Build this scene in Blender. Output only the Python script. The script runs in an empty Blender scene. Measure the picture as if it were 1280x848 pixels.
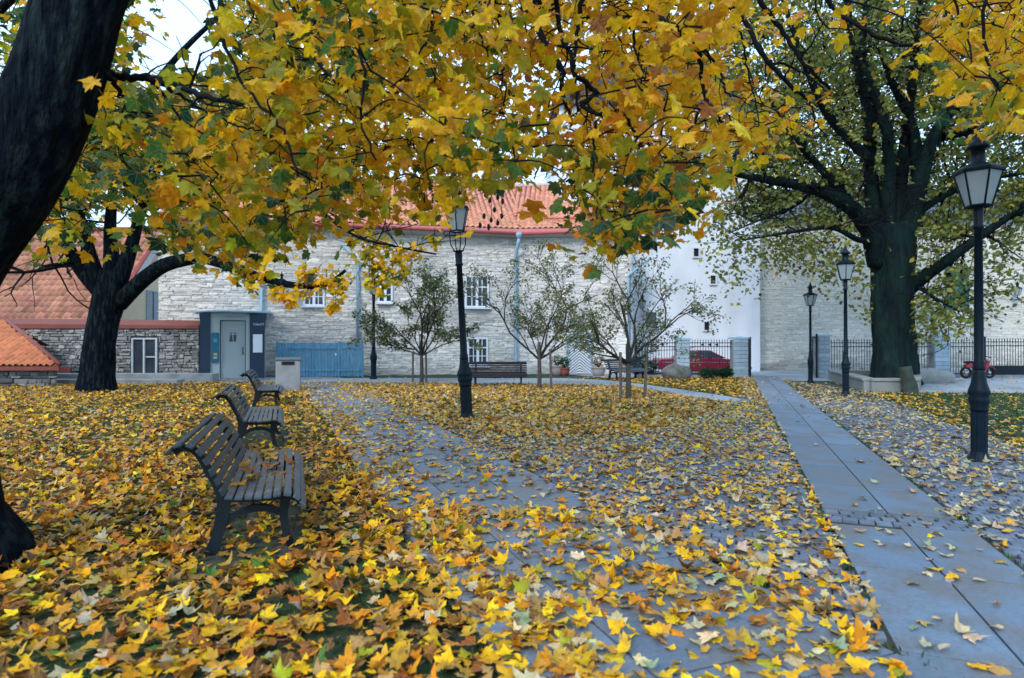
import bpy, math, random
import numpy as np
from mathutils import Vector, Matrix
random.seed(7); RNG = np.random.default_rng(11)
SC = bpy.context.scene
COL = SC.collection
# ------------------------------------------------------------------ camera
FPX = 760.0                      # focal length in photograph pixels (1280 wide)
HOR = 428.0                      # horizon row in the photograph
EYE = 1.5
cd = bpy.data.cameras.new('camera'); cam = bpy.data.objects.new('camera', cd); COL.objects.link(cam)
cd.sensor_width = 36; cd.lens = FPX/1280*36
cam.location = (0, 0, EYE); cam.rotation_euler = (math.radians(90) + math.atan((HOR-424)/FPX), 0, 0)
cd.clip_start = 0.05; cd.clip_end = 800
cd.dof.use_dof = True; cd.dof.focus_distance = 7.5; cd.dof.aperture_fstop = 1.7
SC.camera = cam
# ------------------------------------------------------------------ sky and sun (overcast)
w = bpy.data.worlds.new('World'); SC.world = w; w.use_nodes = True
nt = w.node_tree; nt.nodes.clear()
sky = nt.nodes.new('ShaderNodeTexSky'); sky.sky_type = 'NISHITA'; sky.sun_disc = False
sky.sun_elevation = math.radians(38); sky.sun_rotation = math.radians(210); sky.dust_density = 4; sky.air_density = 1.0
mixn = nt.nodes.new('ShaderNodeMix'); mixn.data_type = 'RGBA'; mixn.inputs[0].default_value = 0.85
mixn.inputs[7].default_value = (7.7, 11.3, 16.0, 1)     # bright even cloud cover
bg = nt.nodes.new('ShaderNodeBackground'); bg.inputs[1].default_value = 0.1
wo = nt.nodes.new('ShaderNodeOutputWorld')
nt.links.new(sky.outputs[0], mixn.inputs[6]); nt.links.new(mixn.outputs[2], bg.inputs[0]); nt.links.new(bg.outputs[0], wo.inputs[0])
sd = bpy.data.lights.new('sun', 'SUN'); sd.energy = 1.5; sd.angle = math.radians(14); sd.color = (1, .97, .93)
sun = bpy.data.objects.new('sun', sd); COL.objects.link(sun); sun.rotation_euler = (math.radians(52), 0, math.radians(-30))
sun.location = (-10, -20, 30)
SC.view_settings.view_transform = 'Standard'; SC.view_settings.look = 'None'
SC.view_settings.exposure = 0.55; SC.view_settings.gamma = 1.0; SC.view_settings.use_curve_mapping = False
SC.cycles.max_bounces = 8; SC.cycles.transparent_max_bounces = 8
SC.cycles.use_denoising = True

# ------------------------------------------------------------------ helpers
def P(px, py, Y): return np.array([(px-640)/FPX*Y, Y, EYE-(py-HOR)/FPX*Y])
def PX(px, Y): return (px-640)/FPX*Y
def PZ(py, Y): return EYE-(py-HOR)/FPX*Y
def proj(p):
    p = np.asarray(p); Y = np.maximum(p[..., 1], .05)
    return 640+p[..., 0]/Y*FPX, HOR-(p[..., 2]-EYE)/Y*FPX

def link(o, parent=None):
    COL.objects.link(o)
    if parent is not None: o.parent = parent
    return o
def tag(o, label=None, cat=None, group=None, kind=None):
    if label: o['label'] = label
    if cat: o['category'] = cat
    if group: o['group'] = group
    if kind: o['kind'] = kind
    return o
def thing(name, label, cat, loc=(0,0,0), rotz=0, group=None):
    o = bpy.data.objects.new(name, None); COL.objects.link(o)
    o.location = loc; o.rotation_euler = (0, 0, rotz); o.empty_display_size = .2
    return tag(o, label, cat, group)
def copy_tree(o, parent=None):
    c = o.copy(); COL.objects.link(c)
    if parent is not None: c.parent = parent
    for ch in list(o.children): copy_tree(ch, c)
    return c

class MB:
    def __init__(s): s.v = []; s.f = []; s.c = None
    def add(s, vs, fs):
        b = len(s.v); s.v.extend([tuple(map(float, p)) for p in vs]); s.f.extend([tuple(int(i)+b for i in f) for f in fs]); return s
    def box(s, c, d, rz=0, R=None):
        hx, hy, hz = d[0]/2, d[1]/2, d[2]/2
        vs = [Vector((x, y, z)) for x in (-hx, hx) for y in (-hy, hy) for z in (-hz, hz)]
        if R is None: R = Matrix.Rotation(rz, 3, 'Z')
        vs = [R @ v + Vector(c) for v in vs]
        return s.add(vs, [(0,1,3,2),(4,6,7,5),(0,4,5,1),(2,3,7,6),(0,2,6,4),(1,5,7,3)])
    def span(s, a, b):   # box from corner to corner
        return s.box([(a[i]+b[i])/2 for i in range(3)], [abs(a[i]-b[i]) for i in range(3)])
    def tube(s, pts, rad, n=8, cap=True, rough=0, seed=0):
        pts = np.asarray(pts, float); m = len(pts); rad = np.broadcast_to(np.asarray(rad, float), (m,))
        t = np.gradient(pts, axis=0); t /= np.linalg.norm(t, axis=1)[:, None]+1e-9
        u = np.cross(t[0], [0, 0, 1.0]);
        if np.linalg.norm(u) < 1e-3: u = np.array([1.0, 0, 0])
        u /= np.linalg.norm(u); th = np.arange(n)/n*2*np.pi; V = []
        for i in range(m):
            u = u-np.dot(u, t[i])*t[i]; u /= np.linalg.norm(u); w_ = np.cross(t[i], u)
            r = rad[i]*np.ones(n)
            if rough:
                z = i/m*9+seed
                r = r*(1+rough*(np.sin(3*th+z*.9+seed)+.6*np.sin(7*th-z*.5+seed*2)+.5*np.sin(13*th+z*1.7)+.35*np.sin(19*th-z*2.6)))
            V.append(pts[i]+np.outer(np.cos(th)*r, u)+np.outer(np.sin(th)*r, w_))
        V = np.concatenate(V); F = []
        for i in range(m-1):
            for k in range(n):
                F.append((i*n+k, i*n+(k+1) % n, (i+1)*n+(k+1) % n, (i+1)*n+k))
        if cap: F.append(tuple(range(n))[::-1]); F.append(tuple((m-1)*n+k for k in range(n)))
        return s.add(V, F)
    def lathe(s, prof, n=16, c=(0,0,0), ph=0):
        V = []; F = []; m = len(prof)
        for r, z in prof:
            for k in range(n):
                a = k/n*2*math.pi+ph; V.append((c[0]+r*math.cos(a), c[1]+r*math.sin(a), c[2]+z))
        for i in range(m-1):
            for k in range(n): F.append((i*n+k, i*n+(k+1) % n, (i+1)*n+(k+1) % n, (i+1)*n+k))
        F.append(tuple(range(n))[::-1]); F.append(tuple((m-1)*n+k for k in range(n)))
        return s.add(V, F)
    def prism(s, poly, y0, y1, axis='y'):   # polygon (a,b) extruded along an axis
        n = len(poly)
        def q(a, b, t): return {'y': (a, t, b), 'z': (a, b, t), 'x': (t, a, b)}[axis]
        V = [q(a, b, y0) for a, b in poly]+[q(a, b, y1) for a, b in poly]
        F = [tuple(range(n)), tuple(range(2*n-1, n-1, -1))]+[(i, i+n, (i+1) % n+n, (i+1) % n) for i in range(n)]
        return s.add(V, F)
    def ribbon(s, path, wid, y0, y1):       # 2-D (x,z) strip of given widths, extruded in y
        p = np.asarray(path, float); t = np.gradient(p, axis=0); t /= np.linalg.norm(t, axis=1)[:, None]
        nrm = np.stack([-t[:, 1], t[:, 0]], 1); wd = np.broadcast_to(np.asarray(wid, float), (len(p),))[:, None]/2
        L = p+nrm*wd; R_ = p-nrm*wd
        for i in range(len(p)-1):
            s.prism([tuple(L[i]), tuple(L[i+1]), tuple(R_[i+1]), tuple(R_[i])], y0, y1)
        return s
    def sphere(s, c, r, n=12, m=8, sc=(1,1,1), noise=0, seed=0):
        rr = random.Random(seed); V = []; F = []
        for i in range(m+1):
            ph = math.pi*i/m
            for k in range(n):
                a = 2*math.pi*k/n; q = 1+noise*(rr.random()-.5)
                V.append((c[0]+r*q*sc[0]*math.sin(ph)*math.cos(a), c[1]+r*q*sc[1]*math.sin(ph)*math.sin(a), c[2]+r*q*sc[2]*math.cos(ph)))
        for i in range(m):
            for k in range(n): F.append((i*n+k, (i+1)*n+k, (i+1)*n+(k+1) % n, i*n+(k+1) % n))
        return s.add(V, F)
    def build(s, name, mat, parent=None, smooth=False, bevel=0, seg=1):
        me = bpy.data.meshes.new(name); me.from_pydata(s.v, [], s.f); me.validate(); me.update()
        if mat: me.materials.append(mat)
        if smooth: me.polygons.foreach_set('use_smooth', [True]*len(me.polygons))
        o = bpy.data.objects.new(name, me); link(o, parent)
        if bevel:
            b = o.modifiers.new('bevel', 'BEVEL'); b.width = bevel; b.segments = seg; b.limit_method = 'ANGLE'; b.angle_limit = .7
        return o

def smooth_path(pts, rad, n):
    pts = np.asarray(pts, float); rad = np.asarray(rad, float)
    d = np.r_[0, np.cumsum(np.linalg.norm(np.diff(pts, axis=0), axis=1))]
    q = np.linspace(0, d[-1], n)
    m = np.gradient(pts, d, axis=0) if len(pts) > 2 else np.repeat((pts[1:]-pts[:1])/d[-1], 2, 0)
    out = []
    for x in q:
        i = min(max(np.searchsorted(d, x, 'right')-1, 0), len(d)-2); h = d[i+1]-d[i]; t = (x-d[i])/h
        h00 = 2*t**3-3*t*t+1; h10 = t**3-2*t*t+t; h01 = -2*t**3+3*t*t; h11 = t**3-t*t
        out.append(h00*pts[i]+h10*h*m[i]+h01*pts[i+1]+h11*h*m[i+1])
    return np.array(out), np.interp(q, d, rad)

def inside(poly, x, y):
    x = np.asarray(x, float); y = np.asarray(y, float); r = np.zeros(x.shape, bool); n = len(poly)
    for i in range(n):
        x1, y1 = poly[i]; x2, y2 = poly[(i+1) % n]
        c = (y1 > y) != (y2 > y)
        r ^= c & (x < (x2-x1)*(y-y1)/((y2-y1) or 1e-9)+x1)
    return r
def fnoise(x, y, s=1.0, k=0):
    x = np.asarray(x)*s; y = np.asarray(y)*s
    return (np.sin(1.7*x+.9*y+k)+np.sin(-1.1*x+2.3*y+2*k+1)+np.sin(3.1*x+1.3*y+3*k+2)*.7+np.sin(-2.9*x+3.7*y+k+4)*.6)/3.3

# ---- materials
def nd(nt, t, **kw):
    n = nt.nodes.new(t)
    for k, v in kw.items(): setattr(n, k, v)
    return n
def pm(name, base, rough=.8, var=.25, scale=3., detail=6, bump=.3, bscale=30., bdist=.01, stretch=(1,1,1), col2=None, s2=1.5, t2=(.45,.65),
       metallic=0, src='rgb', spec=.3, coord='pos'):
    """colour x noise, an optional second colour in soft patches, noise relief. src: rgb | geo (attribute Col) | obj (object colour)"""
    m = bpy.data.materials.new(name); m.use_nodes = True; nt = m.node_tree; b = nt.nodes['Principled BSDF']; L = nt.links.new
    geo = nd(nt, 'ShaderNodeNewGeometry'); pos = geo.outputs['Position']
    if coord == 'obj':
        tc = nd(nt, 'ShaderNodeTexCoord'); pos = tc.outputs['Object']
    mp = nd(nt, 'ShaderNodeMapping'); mp.inputs['Scale'].default_value = stretch; L(pos, mp.inputs[0])
    if src == 'rgb': cn = nd(nt, 'ShaderNodeRGB'); cn.outputs[0].default_value = (*base, 1); c = cn.outputs[0]
    elif src == 'geo': cn = nd(nt, 'ShaderNodeAttribute', attribute_name='Col'); c = cn.outputs['Color']
    else: cn = nd(nt, 'ShaderNodeObjectInfo'); c = cn.outputs['Color']
    n1 = nd(nt, 'ShaderNodeTexNoise'); n1.inputs['Scale'].default_value = scale; n1.inputs['Detail'].default_value = detail; n1.inputs['Roughness'].default_value = .65
    L(mp.outputs[0], n1.inputs['Vector'])
    if col2:
        n2 = nd(nt, 'ShaderNodeTexNoise'); n2.inputs['Scale'].default_value = s2; n2.inputs['Detail'].default_value = 5; L(mp.outputs[0], n2.inputs['Vector'])
        rp = nd(nt, 'ShaderNodeMapRange'); rp.inputs[1].default_value = t2[0]; rp.inputs[2].default_value = t2[1]; L(n2.outputs[0], rp.inputs[0])
        mx = nd(nt, 'ShaderNodeMix', data_type='RGBA'); L(rp.outputs[0], mx.inputs[0]); L(c, mx.inputs[6]); mx.inputs[7].default_value = (*col2, 1); c = mx.outputs[2]
    r1 = nd(nt, 'ShaderNodeMapRange'); r1.inputs[1].default_value = .25; r1.inputs[2].default_value = .75; r1.inputs[3].default_value = 1-var; r1.inputs[4].default_value = 1+var
    L(n1.outputs[0], r1.inputs[0])
    mul = nd(nt, 'ShaderNodeVectorMath', operation='SCALE'); L(c, mul.inputs[0]); L(r1.outputs[0], mul.inputs['Scale'])
    L(mul.outputs[0], b.inputs['Base Color'])
    rr = nd(nt, 'ShaderNodeMapRange'); rr.inputs[3].default_value = max(0, rough-.12); rr.inputs[4].default_value = min(1, rough+.12); L(n1.outputs[0], rr.inputs[0]); L(rr.outputs[0], b.inputs['Roughness'])
    b.inputs['Metallic'].default_value = metallic; b.inputs['Specular IOR Level'].default_value = spec
    if bump:
        n3 = nd(nt, 'ShaderNodeTexNoise'); n3.inputs['Scale'].default_value = bscale; n3.inputs['Detail'].default_value = 5; L(mp.outputs[0], n3.inputs['Vector'])
        bp = nd(nt, 'ShaderNodeBump'); bp.inputs['Strength'].default_value = bump; bp.inputs['Distance'].default_value = bdist; L(n3.outputs[0], bp.inputs['Height']); L(bp.outputs[0], b.inputs['Normal'])
    return m
def leaf_mat(name, src, trans=.45, fine=True, gl=.2):
    m = bpy.data.materials.new(name); m.use_nodes = True; nt = m.node_tree; nt.nodes.clear(); L = nt.links.new
    out = nd(nt, 'ShaderNodeOutputMaterial')
    if src == 'geo': cn = nd(nt, 'ShaderNodeAttribute', attribute_name='Col'); c = cn.outputs['Color']
    else: cn = nd(nt, 'ShaderNodeObjectInfo'); c = cn.outputs['Color']
    if fine:
        lc = nd(nt, 'ShaderNodeAttribute', attribute_name='lco'); sp = nd(nt, 'ShaderNodeSeparateXYZ'); L(lc.outputs['Vector'], sp.inputs[0])
        geo = nd(nt, 'ShaderNodeNewGeometry')
        n1 = nd(nt, 'ShaderNodeTexNoise'); n1.inputs['Scale'].default_value = 28; n1.inputs['Detail'].default_value = 4; L(geo.outputs['Position'], n1.inputs['Vector'])
        r1 = nd(nt, 'ShaderNodeMapRange'); r1.inputs[1].default_value = .3; r1.inputs[2].default_value = .7; r1.inputs[3].default_value = .72; r1.inputs[4].default_value = 1.2; L(n1.outputs[0], r1.inputs[0])
        mul = nd(nt, 'ShaderNodeVectorMath', operation='SCALE'); L(c, mul.inputs[0]); L(r1.outputs[0], mul.inputs['Scale']); c = mul.outputs[0]
        # main veins fan out from the stalk
        at = nd(nt, 'ShaderNodeMath', operation='ARCTAN2'); L(sp.outputs[0], at.inputs[0]); L(sp.outputs[1], at.inputs[1])
        k = nd(nt, 'ShaderNodeMath', operation='MULTIPLY'); L(at.outputs[0], k.inputs[0]); k.inputs[1].default_value = 1/.86
        ro = nd(nt, 'ShaderNodeMath', operation='ROUND'); L(k.outputs[0], ro.inputs[0])
        df = nd(nt, 'ShaderNodeMath', operation='SUBTRACT'); L(k.outputs[0], df.inputs[0]); L(ro.outputs[0], df.inputs[1])
        ab = nd(nt, 'ShaderNodeMath', operation='ABSOLUTE'); L(df.outputs[0], ab.inputs[0])
        ln = nd(nt, 'ShaderNodeVectorMath', operation='LENGTH'); L(lc.outputs['Vector'], ln.inputs[0])
        di = nd(nt, 'ShaderNodeMath', operation='MULTIPLY'); L(ab.outputs[0], di.inputs[0]); L(ln.outputs['Value'], di.inputs[1])
        vr = nd(nt, 'ShaderNodeMapRange'); vr.inputs[1].default_value = .008; vr.inputs[2].default_value = .035; vr.inputs[3].default_value = .55; vr.inputs[4].default_value = 0; L(di.outputs[0], vr.inputs[0])
        mv = nd(nt, 'ShaderNodeMix', data_type='RGBA'); L(vr.outputs[0], mv.inputs[0]); L(c, mv.inputs[6]); mv.inputs[7].default_value = (.36, .27, .06, 1)
        # browned patches
        n2 = nd(nt, 'ShaderNodeTexNoise'); n2.inputs['Scale'].default_value = 14; n2.inputs['Detail'].default_value = 3; L(geo.outputs['Position'], n2.inputs['Vector'])
        r2 = nd(nt, 'ShaderNodeMapRange'); r2.inputs[1].default_value = .58; r2.inputs[2].default_value = .72; r2.inputs[3].default_value = 0; r2.inputs[4].default_value = .6; L(n2.outputs[0], r2.inputs[0])
        mb = nd(nt, 'ShaderNodeMix', data_type='RGBA'); L(r2.outputs[0], mb.inputs[0]); L(mv.outputs[2], mb.inputs[6]); mb.inputs[7].default_value = (.2, .085, .02, 1)
        c = mb.outputs[2]
    d = nd(nt, 'ShaderNodeBsdfDiffuse'); t = nd(nt, 'ShaderNodeBsdfTranslucent'); g = nd(nt, 'ShaderNodeBsdfGlossy'); g.inputs['Roughness'].default_value = .42
    L(c, d.inputs[0]); L(c, t.inputs[0])
    m1 = nd(nt, 'ShaderNodeMixShader'); m1.inputs[0].default_value = trans; L(d.outputs[0], m1.inputs[1]); L(t.outputs[0], m1.inputs[2])
    lw = nd(nt, 'ShaderNodeLayerWeight'); lw.inputs[0].default_value = .5; pw = nd(nt, 'ShaderNodeMath', operation='POWER'); L(lw.outputs['Facing'], pw.inputs[0]); pw.inputs[1].default_value = 4
    fr = nd(nt, 'ShaderNodeMapRange'); fr.inputs[3].default_value = .012; fr.inputs[4].default_value = gl; L(pw.outputs[0], fr.inputs[0])
    m2 = nd(nt, 'ShaderNodeMixShader'); L(fr.outputs[0], m2.inputs[0]); L(m1.outputs[0], m2.inputs[1]); L(g.outputs[0], m2.inputs[2]); L(m2.outputs[0], out.inputs[0])
    return m

# ---- many small pieces: the ones that show largest become parts of their own, the rest one mesh of real geometry
def merged_mesh(name, variants, var, pos, R, sc, col, mat, lco=False):
    Vs, Fs, Cs, Ls = [], [], [], []; base = 0
    sc = np.asarray(sc, float)
    if sc.ndim == 1: sc = np.repeat(sc[:, None], 3, 1)
    for k, (V, F) in enumerate(variants):
        ix = np.nonzero(var == k)[0]
        if not len(ix): continue
        v = V[None]*sc[ix][:, None, :]; v = np.einsum('nij,nkj->nki', R[ix], v)+pos[ix][:, None, :]
        nv = len(V); Vs.append(v.reshape(-1, 3)); Cs.append(np.repeat(col[ix], nv, 0))
        if lco: Ls.append(np.tile(V, (len(ix), 1)))
        Fs.append((F[None]+(base+np.arange(len(ix))*nv)[:, None, None]).reshape(-1, F.shape[1])); base += len(ix)*nv
    me = bpy.data.meshes.new(name)
    if not Vs: return me
    V = np.concatenate(Vs); F = np.concatenate(Fs); n = F.shape[1]
    me.vertices.add(len(V)); me.vertices.foreach_set('co', V.astype(np.float32).ravel())
    me.loops.add(F.size); me.loops.foreach_set('vertex_index', F.astype(np.int32).ravel())
    me.polygons.add(len(F)); me.polygons.foreach_set('loop_start', np.arange(0, F.size, n, dtype=np.int32))
    C = np.concatenate(Cs); a = me.attributes.new('Col', 'FLOAT_COLOR', 'POINT'); a.data.foreach_set('color', np.c_[C, np.ones(len(C))].astype(np.float32).ravel())
    if lco:
        a = me.attributes.new('lco', 'FLOAT_VECTOR', 'POINT'); a.data.foreach_set('vector', np.concatenate(Ls).astype(np.float32).ravel())
    me.materials.append(mat); me.update(calc_edges=True); me.validate()
    return me
def single_meshes(name, variants, mat, lco=False):
    out = []
    for V, F in variants:
        me = bpy.data.meshes.new(name); me.from_pydata([tuple(map(float, p)) for p in V], [], [tuple(map(int, f)) for f in F]); me.materials.append(mat)
        if lco:
            a = me.attributes.new('lco', 'FLOAT_VECTOR', 'POINT'); a.data.foreach_set('vector', V.astype(np.float32).ravel())
        me.update(); out.append(me)
    return out
def place_single(name, me, pos, R, sc, col, parent=None):
    o = bpy.data.objects.new(name, me); link(o, parent)
    s = np.ones(3)*sc
    M = Matrix([[float(R[i][j]*s[j]) for j in range(3)]+[float(pos[i])] for i in range(3)]+[[0, 0, 0, 1]])
    o.matrix_local = M if parent is not None else M
    if parent is None: o.matrix_world = M
    o.color = (*[float(x) for x in col], 1)
    return o
def pieces(parent, name, variants, var, pos, R, sc, col, mgeo, mobj, nsingle, score, lco=False):
    order = np.argsort(-np.asarray(score)); one = order[:nsingle]; rest = order[nsingle:]
    ms = single_meshes(name, variants, mobj, lco)
    for i in one: place_single(name, ms[var[i]], pos[i], R[i], sc[i], col[i], parent)
    if len(rest):
        o = bpy.data.objects.new(name+'_mass' if nsingle else name, merged_mesh(name, variants, var[rest], pos[rest], R[rest], sc[rest], col[rest], mgeo, lco))
        link(o, parent); o['kind'] = 'stuff'
def eyes(n): return np.repeat(np.eye(3)[None], n, 0)
def rotz_arr(a):
    c, s = np.cos(a), np.sin(a); R = np.zeros((len(a), 3, 3)); R[:, 0, 0] = c; R[:, 0, 1] = -s; R[:, 1, 0] = s; R[:, 1, 1] = c; R[:, 2, 2] = 1; return R
def unit_box_variants(n, jit, inset, seed, top='z'):
    """irregular blocks with a chamfered face; unit size. top 'z': paving stones (face up), 'y': wall stones (face -y)"""
    r = np.random.default_rng(seed); out = []
    for k in range(n):
        q = np.array([(-.5, -.5), (.5, -.5), (.5, .5), (-.5, .5)])+r.uniform(-jit, jit, (4, 2))
        a = np.c_[q, np.zeros(4)]; b = np.c_[q, np.full(4, 1-inset*1.2)]; c = np.c_[q*(1-inset*2), 1+r.uniform(-.05, .05, 4)*min(1, inset*8)]
        V = np.concatenate([a, b, c]); F = []
        for ring in (0, 4):
            for i in range(4): F.append((ring+i, ring+(i+1) % 4, ring+4+(i+1) % 4, ring+4+i))
        F.append((8, 9, 10, 11))
        if top == 'y': V = np.stack([V[:, 0], -V[:, 2], V[:, 1]], 1)
        out.append((V, np.array(F)))
    return out
# ================================================================== ground and paving
M = {}
M['grass'] = pm('grass_soil', (.03, .065, .022), .95, .45, 6, col2=(.04, .035, .025), s2=1.2, bump=.8, bscale=60, bdist=.02)
M['asphalt'] = pm('pale_asphalt', (.27, .31, .35), .85, .12, 2.0, col2=(.22, .23, .245), s2=.5, bump=.4, bscale=90, bdist=.004)
M['courtyard'] = pm('courtyard_paving', (.30, .345, .39), .85, .14, 1.4, col2=(.22, .23, .25), s2=.7, bump=.3, bscale=60, bdist=.005)
M['bed'] = pm('sand_joint', (.06, .062, .05), .95, .35, 12, col2=(.035, .05, .02), s2=3, bump=.7, bscale=80)
M['slab'] = pm('granite_slab', (.2, .215, .235), .5, .3, 45, col2=(.135, .145, .16), s2=2.6, t2=(.42, .62), detail=9, bump=.5, bscale=120, bdist=.004, src='obj', spec=.5)
for sfx in ('obj', 'geo'):
    M['sett_'+sfx] = pm('granite_sett_'+sfx, (.15, .155, .17), .6, .25, 14, bump=.5, bscale=90, bdist=.005, src=sfx, spec=.4)
    M['stone_'+sfx] = pm('wall_stone_'+sfx, (.4, .4, .4), .9, .22, 5, bump=.8, bscale=22, bdist=.02, src=sfx, stretch=(1, 1, 2.2), spec=.15)
    M['tile_'+sfx] = pm('clay_tile_'+sfx, (.4, .1, .05), .8, .2, 3, bump=.3, bscale=40, src=sfx, spec=.2)
def sheet(name, poly, z, mat, kind='structure'):
    mb = MB(); mb.add([(x, y, z) for x, y in poly], [tuple(range(len(poly)))])
    o = mb.build(name, mat); o['kind'] = kind; return o
sheet('ground', [(-250, -120), (250, -120), (250, 380), (-250, 380)], 0, M['grass'])
def XA(Y): return 2.079+.366*(np.asarray(Y)-3.574)
def XB(Y): return -.904-.4*(np.asarray(Y)-4.91)
WA, WB, WR = 1.08, 1.9, 2.1
LAWN_MID = [(-5.76, 21.9), (-1.75, 11.75), (-.95, 10.3), (.1, 9.5), (1.5, 9.6), (3.0, 10.9), (5.4, 14.9), (4.67, 16.7), (3.97, 20.3), (1.67, 21.2), (-1.44, 21.5)]
LAWN_BACK = [(3.2, 24.6), (4.6, 22.1), (5.45, 18.9), (6.02, 16.6), (6.55, 17.2), (9.45, 25.2), (3.3, 25.4)]
cob_tri = [(1.55, 2.2), (float(XA(2.2)), 2.2), (float(XA(26)), 26), (float(XA(26))-.62, 26), (float(XA(15))-.62, 15), (5.4, 14.7), (3.0, 10.7), (1.5, 9.4), (.1, 9.3), (-.95, 10.1), (-1.75, 11.55),
           (float(XB(11))+WB-.1, 11), (float(XB(6))+WB-.1, 6)]
cob_right = [(float(XA(1.5))+WA, 1.5), (float(XA(1.5))+WA+3.0, 1.5), (float(XA(8))+WA+WR, 8), (float(XA(17.8))+WA+1.9, 17.8), (float(XA(23))+WA+1.6, 23), (float(XA(23))+WA, 23)]
sheet('cobbled_ground', cob_tri, .004, M['bed'])
sheet('cobbled_verge', cob_right, .004, M['bed'])
path_c = [(-13.5, 22.3), (-6.6, 22.2), (-5.76, 21.9), (-1.44, 21.5), (1.67, 21.2), (3.97, 20.3), (4.67, 16.7), (5.4, 14.9), (6.1, 15.2), (6.05, 16.5), (5.45, 18.8), (4.6, 22.0), (3.6, 24.2), (2.2, 25.2), (-7, 25.4), (-8.0, 26.6), (-13.5, 25.6)]
sheet('gravel_path', path_c, .008, M['asphalt'])
sheet('courtyard', [(12.0, 17.9), (50, 16.5), (50, 34), (-1, 34), (4, 25.6), (9.35, 25.3), (9.2, 23.6), (12.2, 23.3)], .012, M['courtyard'])

# ---- slab paths: every slab is a part of the path
def slab_path(name, org, d, widths, s0, s1, lens, gaps, base_w, tint):
    """org: left edge point, d: unit direction; columns of slabs across to the right"""
    d = np.array(d)/np.linalg.norm(d); nrm = np.array([d[1], -d[0]]); ang = math.atan2(d[1], d[0])
    mb = MB()
    c = [org+d*s0-nrm*.03, org+d*s1-nrm*.03, org+d*s1+nrm*(base_w+.03), org+d*s0+nrm*(base_w+.03)]
    mb.add([(p[0], p[1], .016) for p in c], [(3, 2, 1, 0)])
    root = mb.build(name, M['bed']); root['kind'] = 'structure'
    V = unit_box_variants(6, .003, .012, 5); ms = single_meshes('slab', V, M['slab'])
    x = 0
    for ci, wd in enumerate(widths):
        s = s0+random.uniform(-.9, 0)
        while s < s1:
            L = random.uniform(*lens); e = s+L
            for g0, g1 in gaps:
                if s < g0 < e: e = g0
                if g0 <= s < g1: s = g1; e = s+random.uniform(*lens)
            if e-s > .25:
                q = org+d*(s+e)/2+nrm*(x+wd/2); k = random.uniform(.78, 1.16)
                R = Matrix.Rotation(ang+random.uniform(-.002, .002), 3, 'Z') @ Matrix.Rotation(random.uniform(-.004, .004), 3, 'Y')
                place_single('slab', ms[random.randrange(6)], (q[0], q[1], .004), np.array(R), (e-s-.012, wd-.012, .034), np.array([tint[0]*k, tint[1]*k, tint[2]*k*random.uniform(.98, 1.03)]), root)
            s = e
        x += wd
    return root
oA = np.array([2.079, 3.574]); cA = math.cos(math.atan(.366)); cB = math.cos(math.atan(.4))
slab_path('slab_path', oA, (.366, 1), [WA*cA/2]*2, -2.6, 23.5, (.95, 1.5), [(1.56, 1.93)], WA*cA, (.128, .186, .255))
oB = np.array([-.904, 4.91])
slab_path('slab_walk', oB, (-.4, 1), [WB*cB/3]*3, -3.6, 18.8, (.6, .95), [], WB*cB, (.13, .178, .24))

# ---- granite setts
ga = math.atan2(1, .366); dA = np.array([math.cos(ga), math.sin(ga)]); nA = np.array([dA[1], -dA[0]])
pts = []
for i, s in enumerate(np.arange(-2.5, 13.5, .108)):
    for t in np.arange(-7.5, 4.6, .118): pts.append(oA+dA*s+nA*(t+(.059 if i % 2 else 0)))
pts = np.array(pts)
m1 = inside(cob_tri, pts[:, 0], pts[:, 1]); m2 = inside(cob_right, pts[:, 0], pts[:, 1])
rel = pts-oA; tt = rel@nA; ss = rel@dA
onA = (tt > -.05) & (tt < WA*cA+.05) & ~((ss > 1.6) & (ss < 1.9)); relB = (pts-oB)@np.array([cB, math.sin(math.atan(.4))]); onB = (relB > -.06) & (relB < WB*cB+.06)
gap = (tt > 0) & (tt < WA*cA) & (ss > 1.6) & (ss < 1.9)
inview = np.abs(pts[:, 0]) < pts[:, 1]*.9+.4
keep = (((m1 | m2) & ~onA & ~onB) | gap) & inview
pts = pts[keep]; n = len(pts); gap = gap[keep]
R = rotz_arr(np.full(n, ga)+RNG.normal(0, .05, n)); sc = np.c_[RNG.uniform(.088, .1, n), RNG.uniform(.096, .112, n), RNG.uniform(.018, .03, n)]
kk = RNG.uniform(.75, 1.2, n)[:, None]; colr = np.array([.12, .148, .2])*kk*(1+RNG.normal(0, .03, (n, 3)))
pos = np.c_[pts, np.where(gap, .018, .004)]
bed = [o for o in SC.objects if o.name == 'cobbled_ground'][0]
pieces(bed, 'cobble', unit_box_variants(8, .05, .09, 3), RNG.integers(0, 8, n), pos, R, sc, colr, M['sett_geo'], M['sett_obj'], 300, 1/np.maximum(pts[:, 1], .5)-(np.abs(pts[:, 0]) > pts[:, 1]*.82)*5-(pts[:, 1] < 2.75)*5)

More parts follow.
